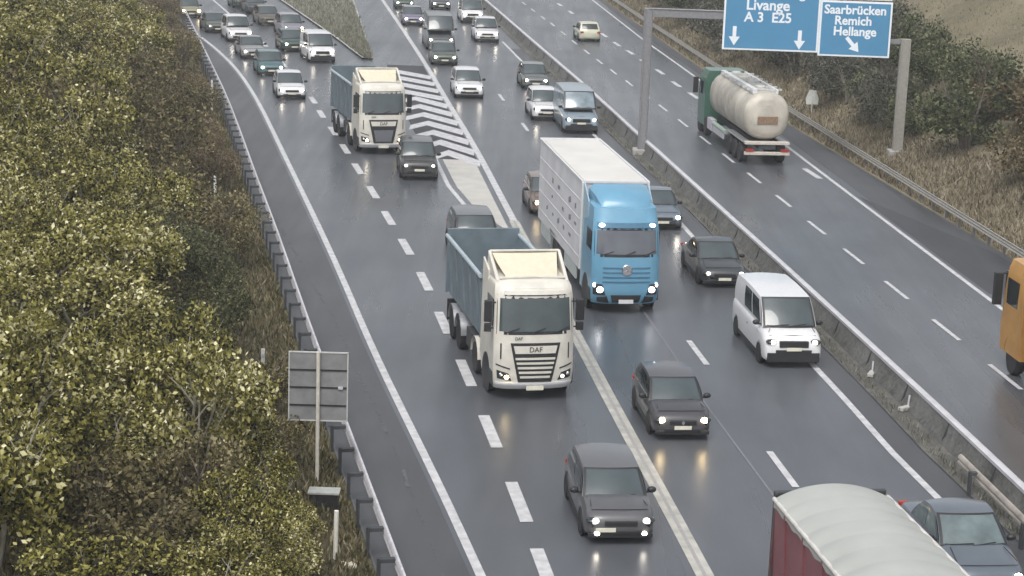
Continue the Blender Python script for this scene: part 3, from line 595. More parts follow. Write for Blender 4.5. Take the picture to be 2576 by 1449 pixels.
M_blue = mat('lorry_blue', (.13,.31,.45), .35, 0, .06, 2, coat=.5)
M_blued = mat('lorry_blue_dark', (.06,.16,.25), .4, 0, .1)
def blue_truck():
    root = empty('box_lorry', 'bright blue lorry with a tall white box body and four lit front lamps', 'lorry')
    patch, fx = cab(root, M_blue, 3.55, (1.95, 2.85), glass=mat('grey_glass', (.10,.11,.13), .1, 0, .2, 1, spec=.8), mirrors=False)
    patch('sun_visor', M_blued, [(-.9,2.88),(.9,2.88),(.9,3.03),(-.9,3.03)], .08, sk=.1)
    # high roof
    secs = []
    for x, wz_, z0, z1 in ((-.62,.86,3.38,3.46),(-.85,.93,3.4,3.72),(-1.3,1.03,3.4,3.92),(-2.25,1.1,3.4,4.02)):
        secs.append([(x,-wz_,z0),(x,wz_,z0),(x,wz_,z1-.14),(x,wz_-.18,z1),(x,-wz_+.18,z1),(x,-wz_,z1-.14)])
    MB().loft(secs).build('roof_cap', M_blue, root, 50)
    MB().box((-.80, 0, 3.60), (.05, .62, .10), ry=R(-35)).build('roof_plate', M_black, root, 0, .01)
    for sg in (1, -1):
        MB().ell(fx(2.96, sg*.77)+Vector((.09,0,0)), (.06,.11,.065)).build('roof_lamp', M_lensbig, root)
        h_ = patch('headlight', M_black, [(sg*.60,.66),(sg*.95,.66),(sg*.95,1.02),(sg*.70,1.02)], .02)
        MB().ell(fx(.84, sg*.76)+Vector((.03,0,0)), (.05,.13,.10)).build('lens', M_lensbig, h_)
        MB().ell(fx(.98, sg*.92)+Vector((.03,0,0)), (.04,.05,.07)).build('lens', M_lensbig, h_)
        patch('bumper_vent', M_black, [(sg*.50,.38),(sg*.85,.42),(sg*.85,.58),(sg*.56,.62)], .03)
        MB().hexa([(-1.7, sg*1.22, .5),(-2.6, sg*1.24, .5),(-2.6, sg*1.19, .5),(-1.7, sg*1.17, .5),(-1.7, sg*1.2, 3.5),(-2.6, sg*1.22, 4.0),(-2.6, sg*1.17, 4.0),(-1.7, sg*1.15, 3.5)]).build('side_deflector', mat('pale_blue', (.30,.42,.50), .4), root)
    for k in range(4):
        z = 1.08+k*.155; patch('grille_slat', M_blued, [(-.70,z+.0),(.70,z+.0),(.70,z+.045),(-.70,z+.045)], .016)
    patch('bumper_grille', M_black, [(-.40,.40),(.40,.40),(.45,.66),(-.45,.66)], .03)
    MB().box((.07, 0, .46), (.02, .54, .13)).build('number_plate', M_white, root)
    e = MB().lathe([(.17,.05),(.19,.035),(.17,.02),(.15,.035)], fx(1.50, 0), 24, 'x')
    c = fx(1.5, 0)
    for k in range(3):
        a = PI/2+2*PI*k/3; e.tube([c+Vector((.04,0,0)), c+Vector((.04, .165*math.cos(a), .165*math.sin(a)))], [.03,.008], 5)
    e.build('emblem', M_chrome, root)
    # box body
    mb = mat('box_panel', (.60,.60,.62), .5, 0, .10, 1.2); mr = mat('box_roof', (.60,.585,.55), .6, 0, .08, .6)
    x0, x1, zt = -2.75, -12.8, 3.98
    MB().box(((x0+x1)/2, 0, (zt+.95)/2), (x0-x1, 2.5, zt-.95)).build('box_body', mb, root, 0, .02)
    MB().box(((x0+x1)/2, 0, zt+.012), (x0-x1-.2, 2.3, .03)).build('roof_sheet', mr, root)
    r_ = MB()
    for sg in (1, -1): r_.box(((x0+x1)/2, sg*1.245, zt+.01), (x0-x1+.04, .09, .09)).box((x0+.01, sg*1.235, (zt+1)/2+.0), (.09, .1, zt-1))
    for x in (x0, x1): r_.box((x, 0, zt+.01), (.09, 2.42, .09))
    r_.build('frame', M_white, root, 0, .01)
    for sg in (1, -1):
        for k in range(6):
            xx = x0-.9-k*1.35
            for z in (1.75, 2.35, 2.95):
                if random.random() < .8: MB().box((xx-.25*(z > 2.2)+random.uniform(-.15,.15), sg*1.256, z), (random.uniform(.25,.5), .02, random.uniform(.1,.2)), ry=random.uniform(-.3,.3)).build('vent', mat('vent_grey', (.20,.20,.23), .6), root)
        v = MB()
        for z in (1.35, 2.05, 2.65, 3.3): v.box(((x0+x1)/2, sg*1.255, z), (x0-x1-.2, .02, .035))
        v.build('rub_rail', mb, root)
        for xs_, ls_ in ((-4.9, 2.6), (-10.9, 2.2)): MB().box((xs_, sg*1.2, .72), (ls_, .06, .5)).build('side_skirt', mat('skirt', (.42,.46,.46), .5), root)
        MB().box((-8.9, sg*1.2, 1.06), (1.6, .1, .1)).build('mudguard', M_black, root)
    MB().box((-7, 0, .8), (9, .9, .3)).build('chassis', M_dark, root)
    truck_rear_wheels(root, (-7.2, -8.5))
    return root
place(blue_truck(), 1572, 792, rot=2.0, sz=1.1)

def maroon_trailer():
    root = empty('tipper_trailer', 'maroon tipper trailer with a stretched grey white tarpaulin, bottom right', 'lorry')
    mm = mat('maroon_paint', (.20,.065,.075), .45, 0, .2, 1.2, coat=.2); mdk = mat('maroon_dark', (.10,.045,.05), .5)
    L_, zt = 12.0, 3.35
    q = MB()
    for sg in (1, -1):
        q.hexa([(0,sg*1.18,1.2),(L_,sg*1.18,1.2),(L_,sg*1.12,1.2),(0,sg*1.12,1.2),(0,sg*1.26,zt-.05),(L_,sg*1.26,zt-.05),(L_,sg*1.2,zt-.05),(0,sg*1.2,zt-.05)])
    q.box((L_/2, 0, 1.2), (L_, 2.3, .1)).box((L_, 0, 2.25), (.08, 2.4, 2.1)); q.build('body', mm, root)
    MB().box((-.05, 0, 2.25), (.10, 2.5, 2.15), ry=R(5)).build('tailgate', mdk, root, 0, .01)
    MB().box((-.12, 1.18, 2.2), (.14, .12, 2.4)).box((-.12, -1.18, 2.2), (.14, .12, 2.4)).box((-.1, 0, 3.38), (.12, 2.5, .1)).build('gate_frame', M_dark, root, 0, .02)
    tm = mat('tarpaulin', (.37,.38,.36), .6, 0, .08, .7, bump=.4)
    def tp(u, v):
        a = -1.27+2.54*v; rib = abs(math.sin(PI*u*16)); edge = abs(2*v-1)
        wr_ = .03*max(0, edge-.45)*math.sin(u*95+6*v)*(1 if v < .5 else .4)
        return (.02+(L_-.05)*u, a, wr_+ zt+.30*(1-edge**2.2)-.022*(1-rib)*(.35+edge)-.02)
    t = MB(); t.grid(tp, 200, 20)
    for sg in (0, 1): t.grid(lambda u, v: (lambda p: (p[0], p[1]+(.012 if sg else -.012), p[2]-.2*v))(tp(u, sg)), 120, 1)
    t.build('tarpaulin', tm, root, 60)
    for sg in (1, -1):
        MB().tube([(0,sg*1.27,zt-.06),(L_,sg*1.27,zt-.06)], .05, 8).build('tarp_rail', mat('tarp_rail', (.55,.53,.50), .5), root)
        for k in range(9): MB().hexa([(.8+k*1.3,sg*1.21,1.25),(.9+k*1.3,sg*1.21,1.25),(.9+k*1.3,sg*1.15,1.25),(.8+k*1.3,sg*1.15,1.25),(.8+k*1.3,sg*1.29,zt-.15),(.9+k*1.3,sg*1.29,zt-.15),(.9+k*1.3,sg*1.2,zt-.15),(.8+k*1.3,sg*1.2,zt-.15)]).build('rib', mm, root)
        MB().box((3.2, sg*1.05, 1.08), (4.2, .4, .05)).build('mudguard', M_black, root)
        for x in (1.9, 3.2, 4.5): wheel(root, x, sg*1.02, .5, .38, sg, M_dark)
    MB().box((6, 0, .95), (11.5, 1.0, .3)).build('chassis', M_dark, root)
    c2 = empty('tractor'); c2.parent = root; c2.location = (L_+2.6, 0, 0)
    return root, c2
mt, c2 = maroon_trailer()
bpy.data.objects.remove(c2)
pr = G(2092, 1240, 3.4); mt.location = (pr.x, pr.y, 0); mt.rotation_euler = (0, 0, math.atan2(-MAIN.y, -MAIN.x)+R(2.5))

def tanker():
    root = empty('tanker_lorry', 'cream tanker lorry with a green cab driving away on the far carriageway', 'lorry')
    mg = mat('tanker_green', (.05,.13,.095), .4, 0, .1, coat=.4); tk = mat('tank_skin', (.50,.465,.40), .5, .1, .25, 1.3)
    # forward is +x, rear bumper at x=0
    cb = MB(); secs = []
    for z, f in ((.5,.98),(1.2,1),(2.2,1),(2.9,.97),(3.2,.93),(3.45,.85)):
        xb, xf, h_ = 10.9, 13.0-.25*max(0, z-2), 1.25*f; secs.append([(xb,-h_,z),(xb,h_,z),(xf-.2,h_,z),(xf,h_-.25,z),(xf,-h_+.25,z),(xf-.2,-h_,z)])
    cb.loft(secs).build('cab', mg, root, 35)
    MB().box((12.9, 0, 2.5), (.3, 2.2, .9)).build('windscreen', M_glass, root, 0, .02)
    for sg in (1, -1):
        MB().box((12.0, sg*1.245, 2.45), (.9, .03, .7)).build('door_window', M_glass, root)
        MB().box((12.5, sg*1.5, 2.5), (.18, .28, .85)).box((12.5, sg*1.3, 2.85), (.05, .3, .05)).build('mirror', M_black, root, 0, .02)
    def ring(x, ry_, rz_, zc, n=28): return [(x, ry_*math.copysign(abs(math.cos(2*PI*k/n))**.85, math.cos(2*PI*k/n)), zc+rz_*math.copysign(abs(math.sin(2*PI*k/n))**.85, math.sin(2*PI*k/n))) for k in range(n)]
    zc = 2.38
    secs = [ring(.55, .3, .25, zc), ring(.58, .85, .78, zc), ring(.68, 1.1, 1.03, zc), ring(.85, 1.2, 1.13, zc), ring(1.1, 1.24, 1.17, zc), ring(9.6, 1.24, 1.17, zc), ring(9.95, 1.1, 1.0, zc), ring(10.1, .4, .35, zc)]
    tank = MB().loft(secs).build('tank', tk, root, 50)
    bands = MB()
    for x in (1.15, 2.8, 4.5, 6.2, 7.9, 9.5): bands.loft([ring(x, 1.255, 1.185, zc), ring(x+.07, 1.255, 1.185, zc)], False)
    bands.build('band', mat('tank_band', (.66,.62,.55), .4), tank)
    MB().box((.535, 0, 2.22), (.05, 1.1, .38)).build('rear_label', mat('label_brown', (.24,.16,.10), .6, 0, .35, 9), tank, 0, .01)
    MB().box((.62, 0, 3.0), (.05, .26, .22), ry=R(20)).build('emblem_plate', mat('label_brown2', (.34,.27,.20), .6, 0, .3, 9), tank, 0, .01)
    MB().box((3.4, .8, 2.8), (1.5, .62, .3)).build('side_mark', mat('label_brown3', (.38,.33,.28), .6, 0, .3, 9), tank)
    wk = MB()
    wk.box((5.2, .62, 3.56), (8.0, .26, .26)).box((5.2, -.62, 3.54), (7.8, .12, .22)).build('walkway_rail', M_white, root, 0, .02)
    wk = MB().box((5.2, 0, 3.50), (7.6, 1.1, .05))
    for k in range(7): wk.box((1.7+k*1.1, 0, 3.60), (.12, 1.9, .09))
    for x in (2.6, 4.6, 6.6, 8.6): wk.lathe([(.28, 0), (.28, .16), (.2, .2), (.02, .2)], (x, 0, 3.5), 16, 'z')
    wk.build('walkway', mat('walkway', (.50,.50,.48), .5), root, 40)
    MB().box((.3, 0, .62), (.16, 2.45, .16)).box((.45, 0, 1.12), (.4, 2.4, .14)).build('bumper', mat('bumper_cream', (.55,.50,.44), .5), root, 0, .02)
    MB().box((5.5, 0, .95), (10.4, .9, .28)).build('chassis', M_dark, root)
    for sg in (1, -1):
        MB().box((.24, sg*.95, .78), (.08, .42, .14)).build('tail_light', M_red, root)
        MB().box((2.9, sg*1.02, 1.12), (4.2, .42, .06)).build('mudguard', M_steel, root, 0, .02)
        MB().tube([(5.2,sg*1.15,.95),(8.6,sg*1.15,.95)], .12, 8).build('hose_tube', mat('pale_green', (.35,.45,.38), .5), root)
        MB().box((9.3, sg*1.1, .8), (1.2, .3, .6)).build('side_box', mat('lilac_box', (.50,.46,.52), .5), root, 0, .02)
        MB().box((7.0, sg*1.19, .7), (3.0, .04, .35)).build('side_guard', M_steelw, root)
        for x in (1.6, 2.9, 4.2): wheel(root, x, sg*1.02, .5, .38, sg, M_dark)
        for x in (10.6, 12.3): wheel(root, x, sg*1.05, .5, .34, sg, M_rim)
    return root
place(tanker(), 1930, 420, None, True, sz=1.08)

def orange_truck():
    root = empty('lorry', 'orange lorry cut off by the right edge, driving away past the last dash', 'lorry')
    mo = mat('orange_paint', (.46,.24,.06), .45, 0, .15, 2, coat=.3); md = mat('orange_dark', (.36,.15,.03), .5)
    secs = []
    for z, f in ((.55,.98),(1.2,1),(2.2,1),(3.0,.97),(3.25,.9)):
        xb, xf, h_ = -2.1, 0-.2*max(0, z-1.8), 1.25*f; secs.append([(xb,-h_,z),(xb,h_,z),(xf-.2,h_,z),(xf,h_-.25,z),(xf,-h_+.25,z),(xf-.2,-h_,z)])
    MB().loft(secs).build('cab', mo, root, 35)
    MB().box((-.05, 0, 2.4), (.3, 2.2, .8)).build('windscreen', M_glass, root)
    b_ = MB().box((-5.6, 0, 2.45), (6.4, 2.5, 2.3)).box((-2.35, 0, 1.9), (.2, 2.3, 2.4)); b_.build('body', mo, root, 0, .03)
    for sg in (1, -1):
        MB().box((-1.05, sg*1.246, 2.35), (1.0, .03, .75)).build('door_window', M_glass, root)
        MB().box((-.35, sg*1.52, 2.35), (.2, .28, .95)).box((-.35, sg*1.3, 2.8), (.05, .3, .05)).build('mirror', M_black, root, 0, .03)
        r_ = MB()
        for k in range(6): r_.box((-2.6-k*1.2, sg*1.27, 2.45), (.12, .06, 2.2))
        r_.box((-5.6, sg*1.27, 3.55), (6.4, .07, .12)).build('body_ribs', mat('orange_light', (.62,.36,.09), .45), root)
        MB().box((-5.2, sg*1.15, .95), (1.8, .25, .5)).build('side_box', M_black, root, 0, .02)
        for x in (-1.3, -6.4, -7.7):
            wheel(root, x, sg*1.03, .5, .36, sg, M_rim)
            MB().grid(lambda u, v: (x+.6*math.cos(PI*u), sg*(.85+.4*v), .6+.55*math.sin(PI*u)), 8, 1).build('mudguard', md, root)
    MB().box((-4.6, 0, .95), (8.6, 1.0, .35)).build('chassis', M_dark, root)
    return root
ot = orange_truck(); place(ot, 2592, 915, None, True, sz=1.15)

# ------------------------------------------------------------------ gantry and signs
def gantry():
    a, c = G(1614, 388), G(2254, 412)
    root = empty('gantry', 'grey steel gantry spanning the far carriageway, carrying the blue direction sign', 'gantry', loc=((a.x+c.x)/2, (a.y+c.y)/2, 0))
    root.location = a; d = (c-a); W_ = d.length; root.rotation_euler = (0, 0, math.atan2(d.y, d.x))
    mp = mat('gantry_paint', (.24,.24,.25), .5, .2, .1); mp2 = mat('gantry_pole_tan', (.30,.285,.255), .55, .1, .12)
    hL = 7.9; hR = 6.75
    q = MB(); 
    q.box((0, 0, hL/2), (.48, .34, hL)).box((.18, -.19, hL/2), (.06, .05, hL)).box((-.18, -.19, hL/2), (.06, .05, hL)); q.build('post', mp, root, 0, .02)
    MB().box((W_, 0, hR/2), (.54, .34, hR)).box((W_+.22, -.19, hR/2), (.08, .05, hR)).box((W_-.22, -.19, hR/2), (.06, .05, hR)).build('post', mp2, root, 0, .02)
    MB().box((0, 0, .05), (1.0, 1.0, .5)).build('footing', mat('concrete', (.34,.33,.31), .85), root, 0, .03)
    MB().box((W_, 0, .3), (1.0, 1.0, .9)).build('footing', mat('concrete', (.34,.33,.31), .85), root, 0, .03)
    MB().box((W_*.4, 0, hL-.25), (W_*.8, .32, .42)).box((W_*.4, 0, hL-.02), (W_*.8, .42, .05)).build('beam', mp, root, 0, .02)
    MB().tube([(W_*.78, 0, 6.5), (W_-.2, 0, 6.5)], .08, 8).box((W_-.55, 0, 6.62), (1.3, .16, .18)).build('brace', mp, root)
    return root, W_
gr, GW = gantry()
ga = Vector(gr.location); gd = Vector((math.cos(gr.rotation_euler.z), math.sin(gr.rotation_euler.z), 0)); gn = Vector((gd.y, -gd.x, 0))
def gantry_coord(px, py):     # where on the gantry's front plane a measured point lies: (along, height)
    r = CR @ Vector(((px-CX)/F, -(py-CY)/F, -1)); o = Vector((0, 0, H)); p0 = ga+gn*.35
    t = (p0-o).dot(gn)/r.dot(gn); p = o+r*t; return (p-ga).dot(gd), p.z
sl_, zb1 = gantry_coord(1816, 118); sr_, zb2 = gantry_coord(2050, 132); s2, zb3 = gantry_coord(2056, 134); s3, zb4 = gantry_coord(2236, 146); _, zt2 = gantry_coord(2150, 3)
M_sblue = mat('sign_blue', (.075,.25,.43), .5, 0, .04, 1); M_swhite = mat('sign_white', (.80,.84,.88), .45, 0, .03)
sign = empty('direction_sign', 'blue motorway direction sign with two white bordered panels hung on the gantry', 'sign', loc=ga+gn*.35, rz=gr.rotation_euler.z)
def panel(x0, x1, z0, z1):
    p = MB().box(((x0+x1)/2, 0, (z0+z1)/2), (x1-x0, .08, z1-z0)).build('panel', M_swhite, sign, 0, .01)
    MB().box(((x0+x1)/2, -.044, (z0+z1)/2), (x1-x0-.2, .012, z1-z0-.2)).build('panel_face', M_sblue, p, 0)
    return p
zB = (zb1+zb2)/2; zC = (zb3+zb4)/2
pA = panel(sl_, s2-.005, zB-.06, zB+4.7); pB = panel(s2+.005, s3, zC-.06, zt2)
def txt(t, px, py, size, par):
    x, z = gantry_coord(px, py); text_mesh(t, size, 'lettering', M_swhite, par, (x, -.056, z), (PI/2, 0, 0), .004, .018)
txt('Livange', 1932, 14, .78, pA); txt('A 3  E25', 1932, 45, .72, pA)
x_, z_ = gantry_coord(1932, -20); text_mesh('Luxembourg', .78, 'lettering', M_swhite, pA, (x_, -.056, z_), (PI/2, 0, 0), .004, .012)
txt('Saarbrücken', 2152, 26, .66, pB); txt('Remich', 2146, 53, .66, pB); txt('Hellange', 2150, 80, .66, pB)
def arrow(px, py, par, ang, L_=1.0):
    x, z = gantry_coord(px, py); q = MB(); ca, sa = math.cos(ang), math.sin(ang)
    pts = [(-.10, .5*L_), (.10, .5*L_), (.10, -.05*L_), (.30, -.05*L_), (0, -.52*L_), (-.30, -.05*L_), (-.10, -.05*L_)]
    w_ = [(x+a*ca-b_*sa, z+a*sa+b_*ca) for a, b_ in pts]
    q.v = [(a, -.056, b_) for a, b_ in w_]+[(a, -.05, b_) for a, b_ in w_]; n = len(w_)
    q.f = [tuple(range(n))]+[(i, (i+1) % n, n+(i+1) % n, n+i) for i in range(n)]
    q.build('arrow', M_swhite, par, 0)
arrow(1847, 89, pA, 0); arrow(2011, 100, pA, 0); arrow(2144, 112, pB, R(42))
xa, za = gantry_coord(2150, -8)
MB().box(((s2+s3)/2, 0, zt2+.42), (s3-s2-.1, .08, .7)).build('upper_plate', mat('upper_plate', (.62,.63,.58), .5), sign, 0, .01)
MB().box(((sl_+s3)/2, .14, 7.6), (s3-sl_, .1, .1)).box(((sl_+s3)/2, .14, 6.5), (s3-sl_, .06, .08)).build('bracket', M_steel, sign)

def back_sign():
    b0 = G(797, 1232); root = empty('road_sign', 'grey road sign seen from behind on a pale pole beside the left guardrail', 'sign', loc=b0, rz=R(1.5))
    MB().tube([(0,0,0),(0,0,3.75)], .05, 10).build('pole', mat('pale_pole', (.58,.55,.48), .5), root)
    mpn = mat('sign_back', (.23,.23,.235), .65, .1, .15, 4)
    p = MB().box((-.0, .09, 2.80), (1.52, .03, 1.82)).build('panel', mpn, root, 0, .01)
    r_ = MB()
    for z in (2.3, 2.78, 3.25): r_.box((0, .065, z), (1.48, .03, .035))
    r_.build('rib', M_black, p)
    e = MB()
    for x in (-.76, .76): e.box((x, .085, 2.8), (.03, .05, 1.84))
    for z in (1.88, 3.72): e.box((0, .085, z), (1.55, .05, .03))
    e.build('rim', mat('sign_rim', (.50,.50,.48), .5), p)
    MB().box((.58, .05, 2.78), (.12, .06, .06)).build('clamp', M_steelw, root)
    MB().box((0, 0, .05), (.5, .4, .16)).build('footing', mat('concrete', (.34,.33,.31), .85), root, 0, .03)
back_sign()
def small_post():
    p = G(835, 1425, .1); root = empty('marker_post', 'white upright post on a cream concrete foot at the bottom of the hillside', 'post', loc=(p.x, p.y, .1))
    MB().tube([(.06,.1,0),(.08,.1,1.35)], .055, 10).build('post', mat('white_post', (.74,.72,.64), .5), root)
    MB().box((0, 0, .02), (.95, .26, .16)).ell((-.47, 0, .02), (.13,.13,.08)).ell((.47, 0, .02), (.13,.13,.08)).build('foot', mat('cream_concrete', (.52,.48,.38), .8), root, 0, .05)
    MB().lathe([(.05,0),(.05,.004),(.01,.004)], (0,-.05,.103), 10, 'z').build('bolt', M_black, root)
small_post()
p = G(815, 1285, .1)
cbx = empty('cabinet', 'dark electrical cabinet with pale lid between the sign pole and white post', 'cabinet', loc=(p.x, p.y, .1))
MB().box((0, 0, .25), (.72, .4, .5)).build('housing', M_black, cbx, 0, .02); MB().box((0, 0, .53), (.8, .46, .06)).build('lid', mat('lid', (.40,.41,.38), .6), cbx, 0, .01)
# delineator posts
dm = None
for px, py, hh, lab in ((533,262,1.9,'tall white marker stake on the brown slope near the ramp'),(541,500,1.0,'thin white stake beside the guardrail, halfway up the slope'),(661,1000,1.5,'weathered stake in the grass just above the grey sign'),(1655,0,1.2,'pale stake on the grass behind the gantry post')):
    q = G(px, py, .5); z = left_z(q.x, q.y) if px < 1000 else 0
    r_ = empty('marker_stake', lab, 'post', 'white marker stakes', (q.x, q.y, max(0, z)))
    MB().box((0, 0, hh/2), (.11, .05, hh)).build('stake', mat('stake', (.70,.69,.64), .5), r_, 0, .01)
    MB().box((0, -.03, hh-.2), (.112, .02, .12)).build('reflector', M_steelw, r_)
q = G(2028, 296)
km = empty('kilometre_sign', 'small white tapered marker sign on the verge behind the right guardrail', 'sign', loc=(q.x+.3, q.y, 0))
MB().tube([(0,0,0),(0,0,1.0)], .04, 8).build('pole', M_steelw, km)
MB().loft([[(-.36,0,.85),(.36,0,.85),(.36,.04,.85),(-.36,.04,.85)],[(-.40,0,1.2),(.40,0,1.2),(.40,.04,1.2),(-.40,.04,1.2)],[(-.2,0,1.75),(.2,0,1.75),(.2,.04,1.75),(-.2,.04,1.75)]]).build('plate', mat('km_white', (.66,.68,.64), .5), km)

# ------------------------------------------------------------------ vegetation
def raw_mesh(name, V, Fq, m):
    me = bpy.data.meshes.new(name); n = len(V); me.vertices.add(n); me.vertices.foreach_set('co', V.astype(np.float32).ravel())
    k = Fq.shape[1]; me.loops.add(Fq.size); me.loops.foreach_set('vertex_index', Fq.astype(np.int32).ravel())
    me.polygons.add(len(Fq)); me.polygons.foreach_set('loop_start', np.arange(0, Fq.size, k, dtype=np.int32)); me.polygons.foreach_set('loop_total', np.full(len(Fq), k, dtype=np.int32))
    me.update(calc_edges=True); me.validate(); me.materials.append(m); return me
def leaves(rng, centers, size, flat=.15):
    n = len(centers); nrm = rng.normal(size=(n, 3)); nrm[:, 2] = np.abs(nrm[:, 2])+flat; nrm /= np.linalg.norm(nrm, axis=1)[:, None]
    t = rng.normal(size=(n, 3)); t -= nrm*(t*nrm).sum(1)[:, None]; t /= np.linalg.norm(t, axis=1)[:, None]; b_ = np.cross(nrm, t)
    s_ = size*(.6+.8*rng.random((n, 1))); l = t*s_*.62; w_ = b_*s_*.36
    V = np.stack([centers-l, centers+w_-l*.1, centers+l, centers-w_-l*.1], 1).reshape(-1, 3); return V, np.arange(4*n).reshape(n, 4)
def crown_mesh(seed, r, hgt, n, size, m, nclump=26, spread=.30, name='crown', base=.4):
    rng = np.random.default_rng(seed); cs = []
    cc = rng.normal(size=(nclump, 3)); cc /= np.linalg.norm(cc, axis=1)[:, None]; cc *= (.35+.6*rng.random((nclump, 1))**.5)
    cc[:, 0] *= r; cc[:, 1] *= r; cc[:, 2] = base+hgt*.5+cc[:, 2]*hgt*.5
    per = n//nclump
    for c in cc:
        q = rng.normal(size=(per, 3)); q /= np.linalg.norm(q, axis=1)[:, None]; q *= (rng.random((per, 1))**.45)*r*spread*(.7+.7*rng.random()); q[:, 2] *= .85; cs.append(c+q)
    P_ = np.concatenate(cs); P_ = P_[P_[:, 2] > .1]
    V, Fq = leaves(rng, P_, size); return raw_mesh(name, V, Fq, m)
def stem_mesh(seed, r, hgt, m, k=6, base=.4):
    rd = random.Random(seed); b = MB()
    for i in range(k):
        a = 2*PI*i/k+rd.uniform(-.4, .4); e = rd.uniform(.3, .85)*r; top = base+hgt*rd.uniform(.6, 1.0); rr = rd.uniform(.03, .06)
        pts = [(0.08*math.cos(a), .08*math.sin(a), -.3), (e*.3*math.cos(a), e*.3*math.sin(a), top*.4), (e*.75*math.cos(a+.2), e*.75*math.sin(a+.2), top*.78), (e*math.cos(a+.1), e*math.sin(a+.1), top)]
        b.tube(pts, [rr*1.3, rr, rr*.6, rr*.2], 6)
        for j in range(3):
            s0 = Vector(pts[1]).lerp(Vector(pts[2]), rd.random()); d = Vector((rd.uniform(-1, 1), rd.uniform(-1, 1), rd.uniform(.2, 1))).normalized()*r*.5
            b.tube([s0, s0+d*.5+Vector((0, 0, .06)), s0+d], [rr*.5, rr*.3, rr*.1], 5)
    o = b.build('stem', m, None, 60); me = o.data; bpy.data.objects.remove(o); return me
M_bark = mat('bark', (.11,.09,.07), .9, noise=.3, bump=.4); M_barkp = mat('pale_bark', (.30,.28,.22), .85, noise=.3)
LM = dict(
 yellow=leafmat('leaf_yellow', [(.016,.015,.006),(.07,.064,.015),(.155,.145,.03),(.27,.25,.06),(.46,.42,.15),(.85,.80,.52)]),  # ramp ends put leaf highlights and dark gaps into the leaf colour
 dark=leafmat('leaf_dark', [(.018,.022,.010),(.06,.066,.030),(.12,.125,.055),(.28,.27,.15)]),
 olive=leafmat('leaf_olive', [(.035,.030,.015),(.115,.098,.042),(.21,.18,.085),(.40,.35,.20)]),
 brown=leafmat('leaf_brown', [(.05,.038,.02),(.14,.10,.055),(.22,.17,.10),(.36,.31,.19)]),
 grey=leafmat('leaf_grey', [(.030,.032,.024),(.070,.072,.055),(.12,.118,.09),(.17,.165,.13)]),
 green=leafmat('leaf_green', [(.022,.030,.014),(.06,.075,.03),(.12,.135,.06),(.24,.25,.14)]),
 rust=leafmat('leaf_rust', [(.04,.03,.015),(.085,.063,.03),(.14,.105,.05),(.24,.19,.11)]))
SPEC = dict(yellow=(1.9,2.9,7800,.108), dark=(1.9,2.4,6500,.085), olive=(1.7,2.0,4500,.11), brown=(1.45,1.25,3400,.085), grey=(2.2,2.3,3600,.13), green=(2.2,2.4,3400,.15), rust=(2.0,2.2,2800,.15))
PROTO = {}
for k_, (nm, (r_, h_, n_, s_)) in enumerate(SPEC.items()):
    PROTO[nm] = [(crown_mesh(100*k_+j, r_, h_, n_, s_, LM[nm]), stem_mesh(50*k_+j, r_, h_, M_barkp if nm in ('yellow', 'grey') else M_bark)) for j in range(3)]
LABEL = dict(yellow='leafy shrub with pale yellow green leaves in the dense thicket on the left', dark='dense dark green bush in the patch above the guardrail on the left slope', olive='olive leaved shrub in the upper part of the left thicket',
 brown='low brown withered bush between the left thicket and the guardrail', grey='grey green twiggy bush on the bank behind the right guardrail', green='mid green bush on the bank right of the gantry', rust='rust brown bush at the far right edge of the bank')
GRP = dict(yellow='yellow green shrubs of the left thicket', dark='dark green bushes above the left guardrail', olive='olive shrubs of the upper left thicket', brown='low brown bushes on the left slope', grey='grey green bushes on the right bank', green='mid green bushes on the right bank', rust='rust brown bushes on the right bank')
rd = random.Random(3)
def shrub(nm, x, y, z, s):
    cm, sm = PROTO[nm][rd.randrange(3)]
    root = empty('shrub', LABEL[nm], 'shrub', GRP[nm], (x, y, z-.1), rd.uniform(0, 6.28)); root.scale = (s*rd.uniform(.9, 1.1), s*rd.uniform(.9, 1.1), s*rd.uniform(.85, 1.2))
    for n_, me in (('crown', cm), ('stem', sm)):
        o = bpy.data.objects.new(n_, me); C.objects.link(o); o.parent = root
def inpoly(x, y, poly):
    c = False; n = len(poly)
    for i in range(n):
        a, b_ = poly[i], poly[i-1]
        if (a[1] > y) != (b_[1] > y) and x < (b_[0]-a[0])*(y-a[1])/(b_[1]-a[1])+a[0]: c = not c
    return c
YEL = [(-400,-50),(130,-50),(190,70),(345,90),(350,330),(330,420),(420,520),(440,600),(350,720),(380,860),(480,930),(620,1030),(640,1130),(740,1210),(800,1290),(830,1349),(850,1900),(-400,1900)]
DRK = [(345,380),(560,430),(625,560),(690,720),(715,930),(700,1020),(600,1020),(480,930),(380,860),(350,720)]
y = 33.0; cnt = 0
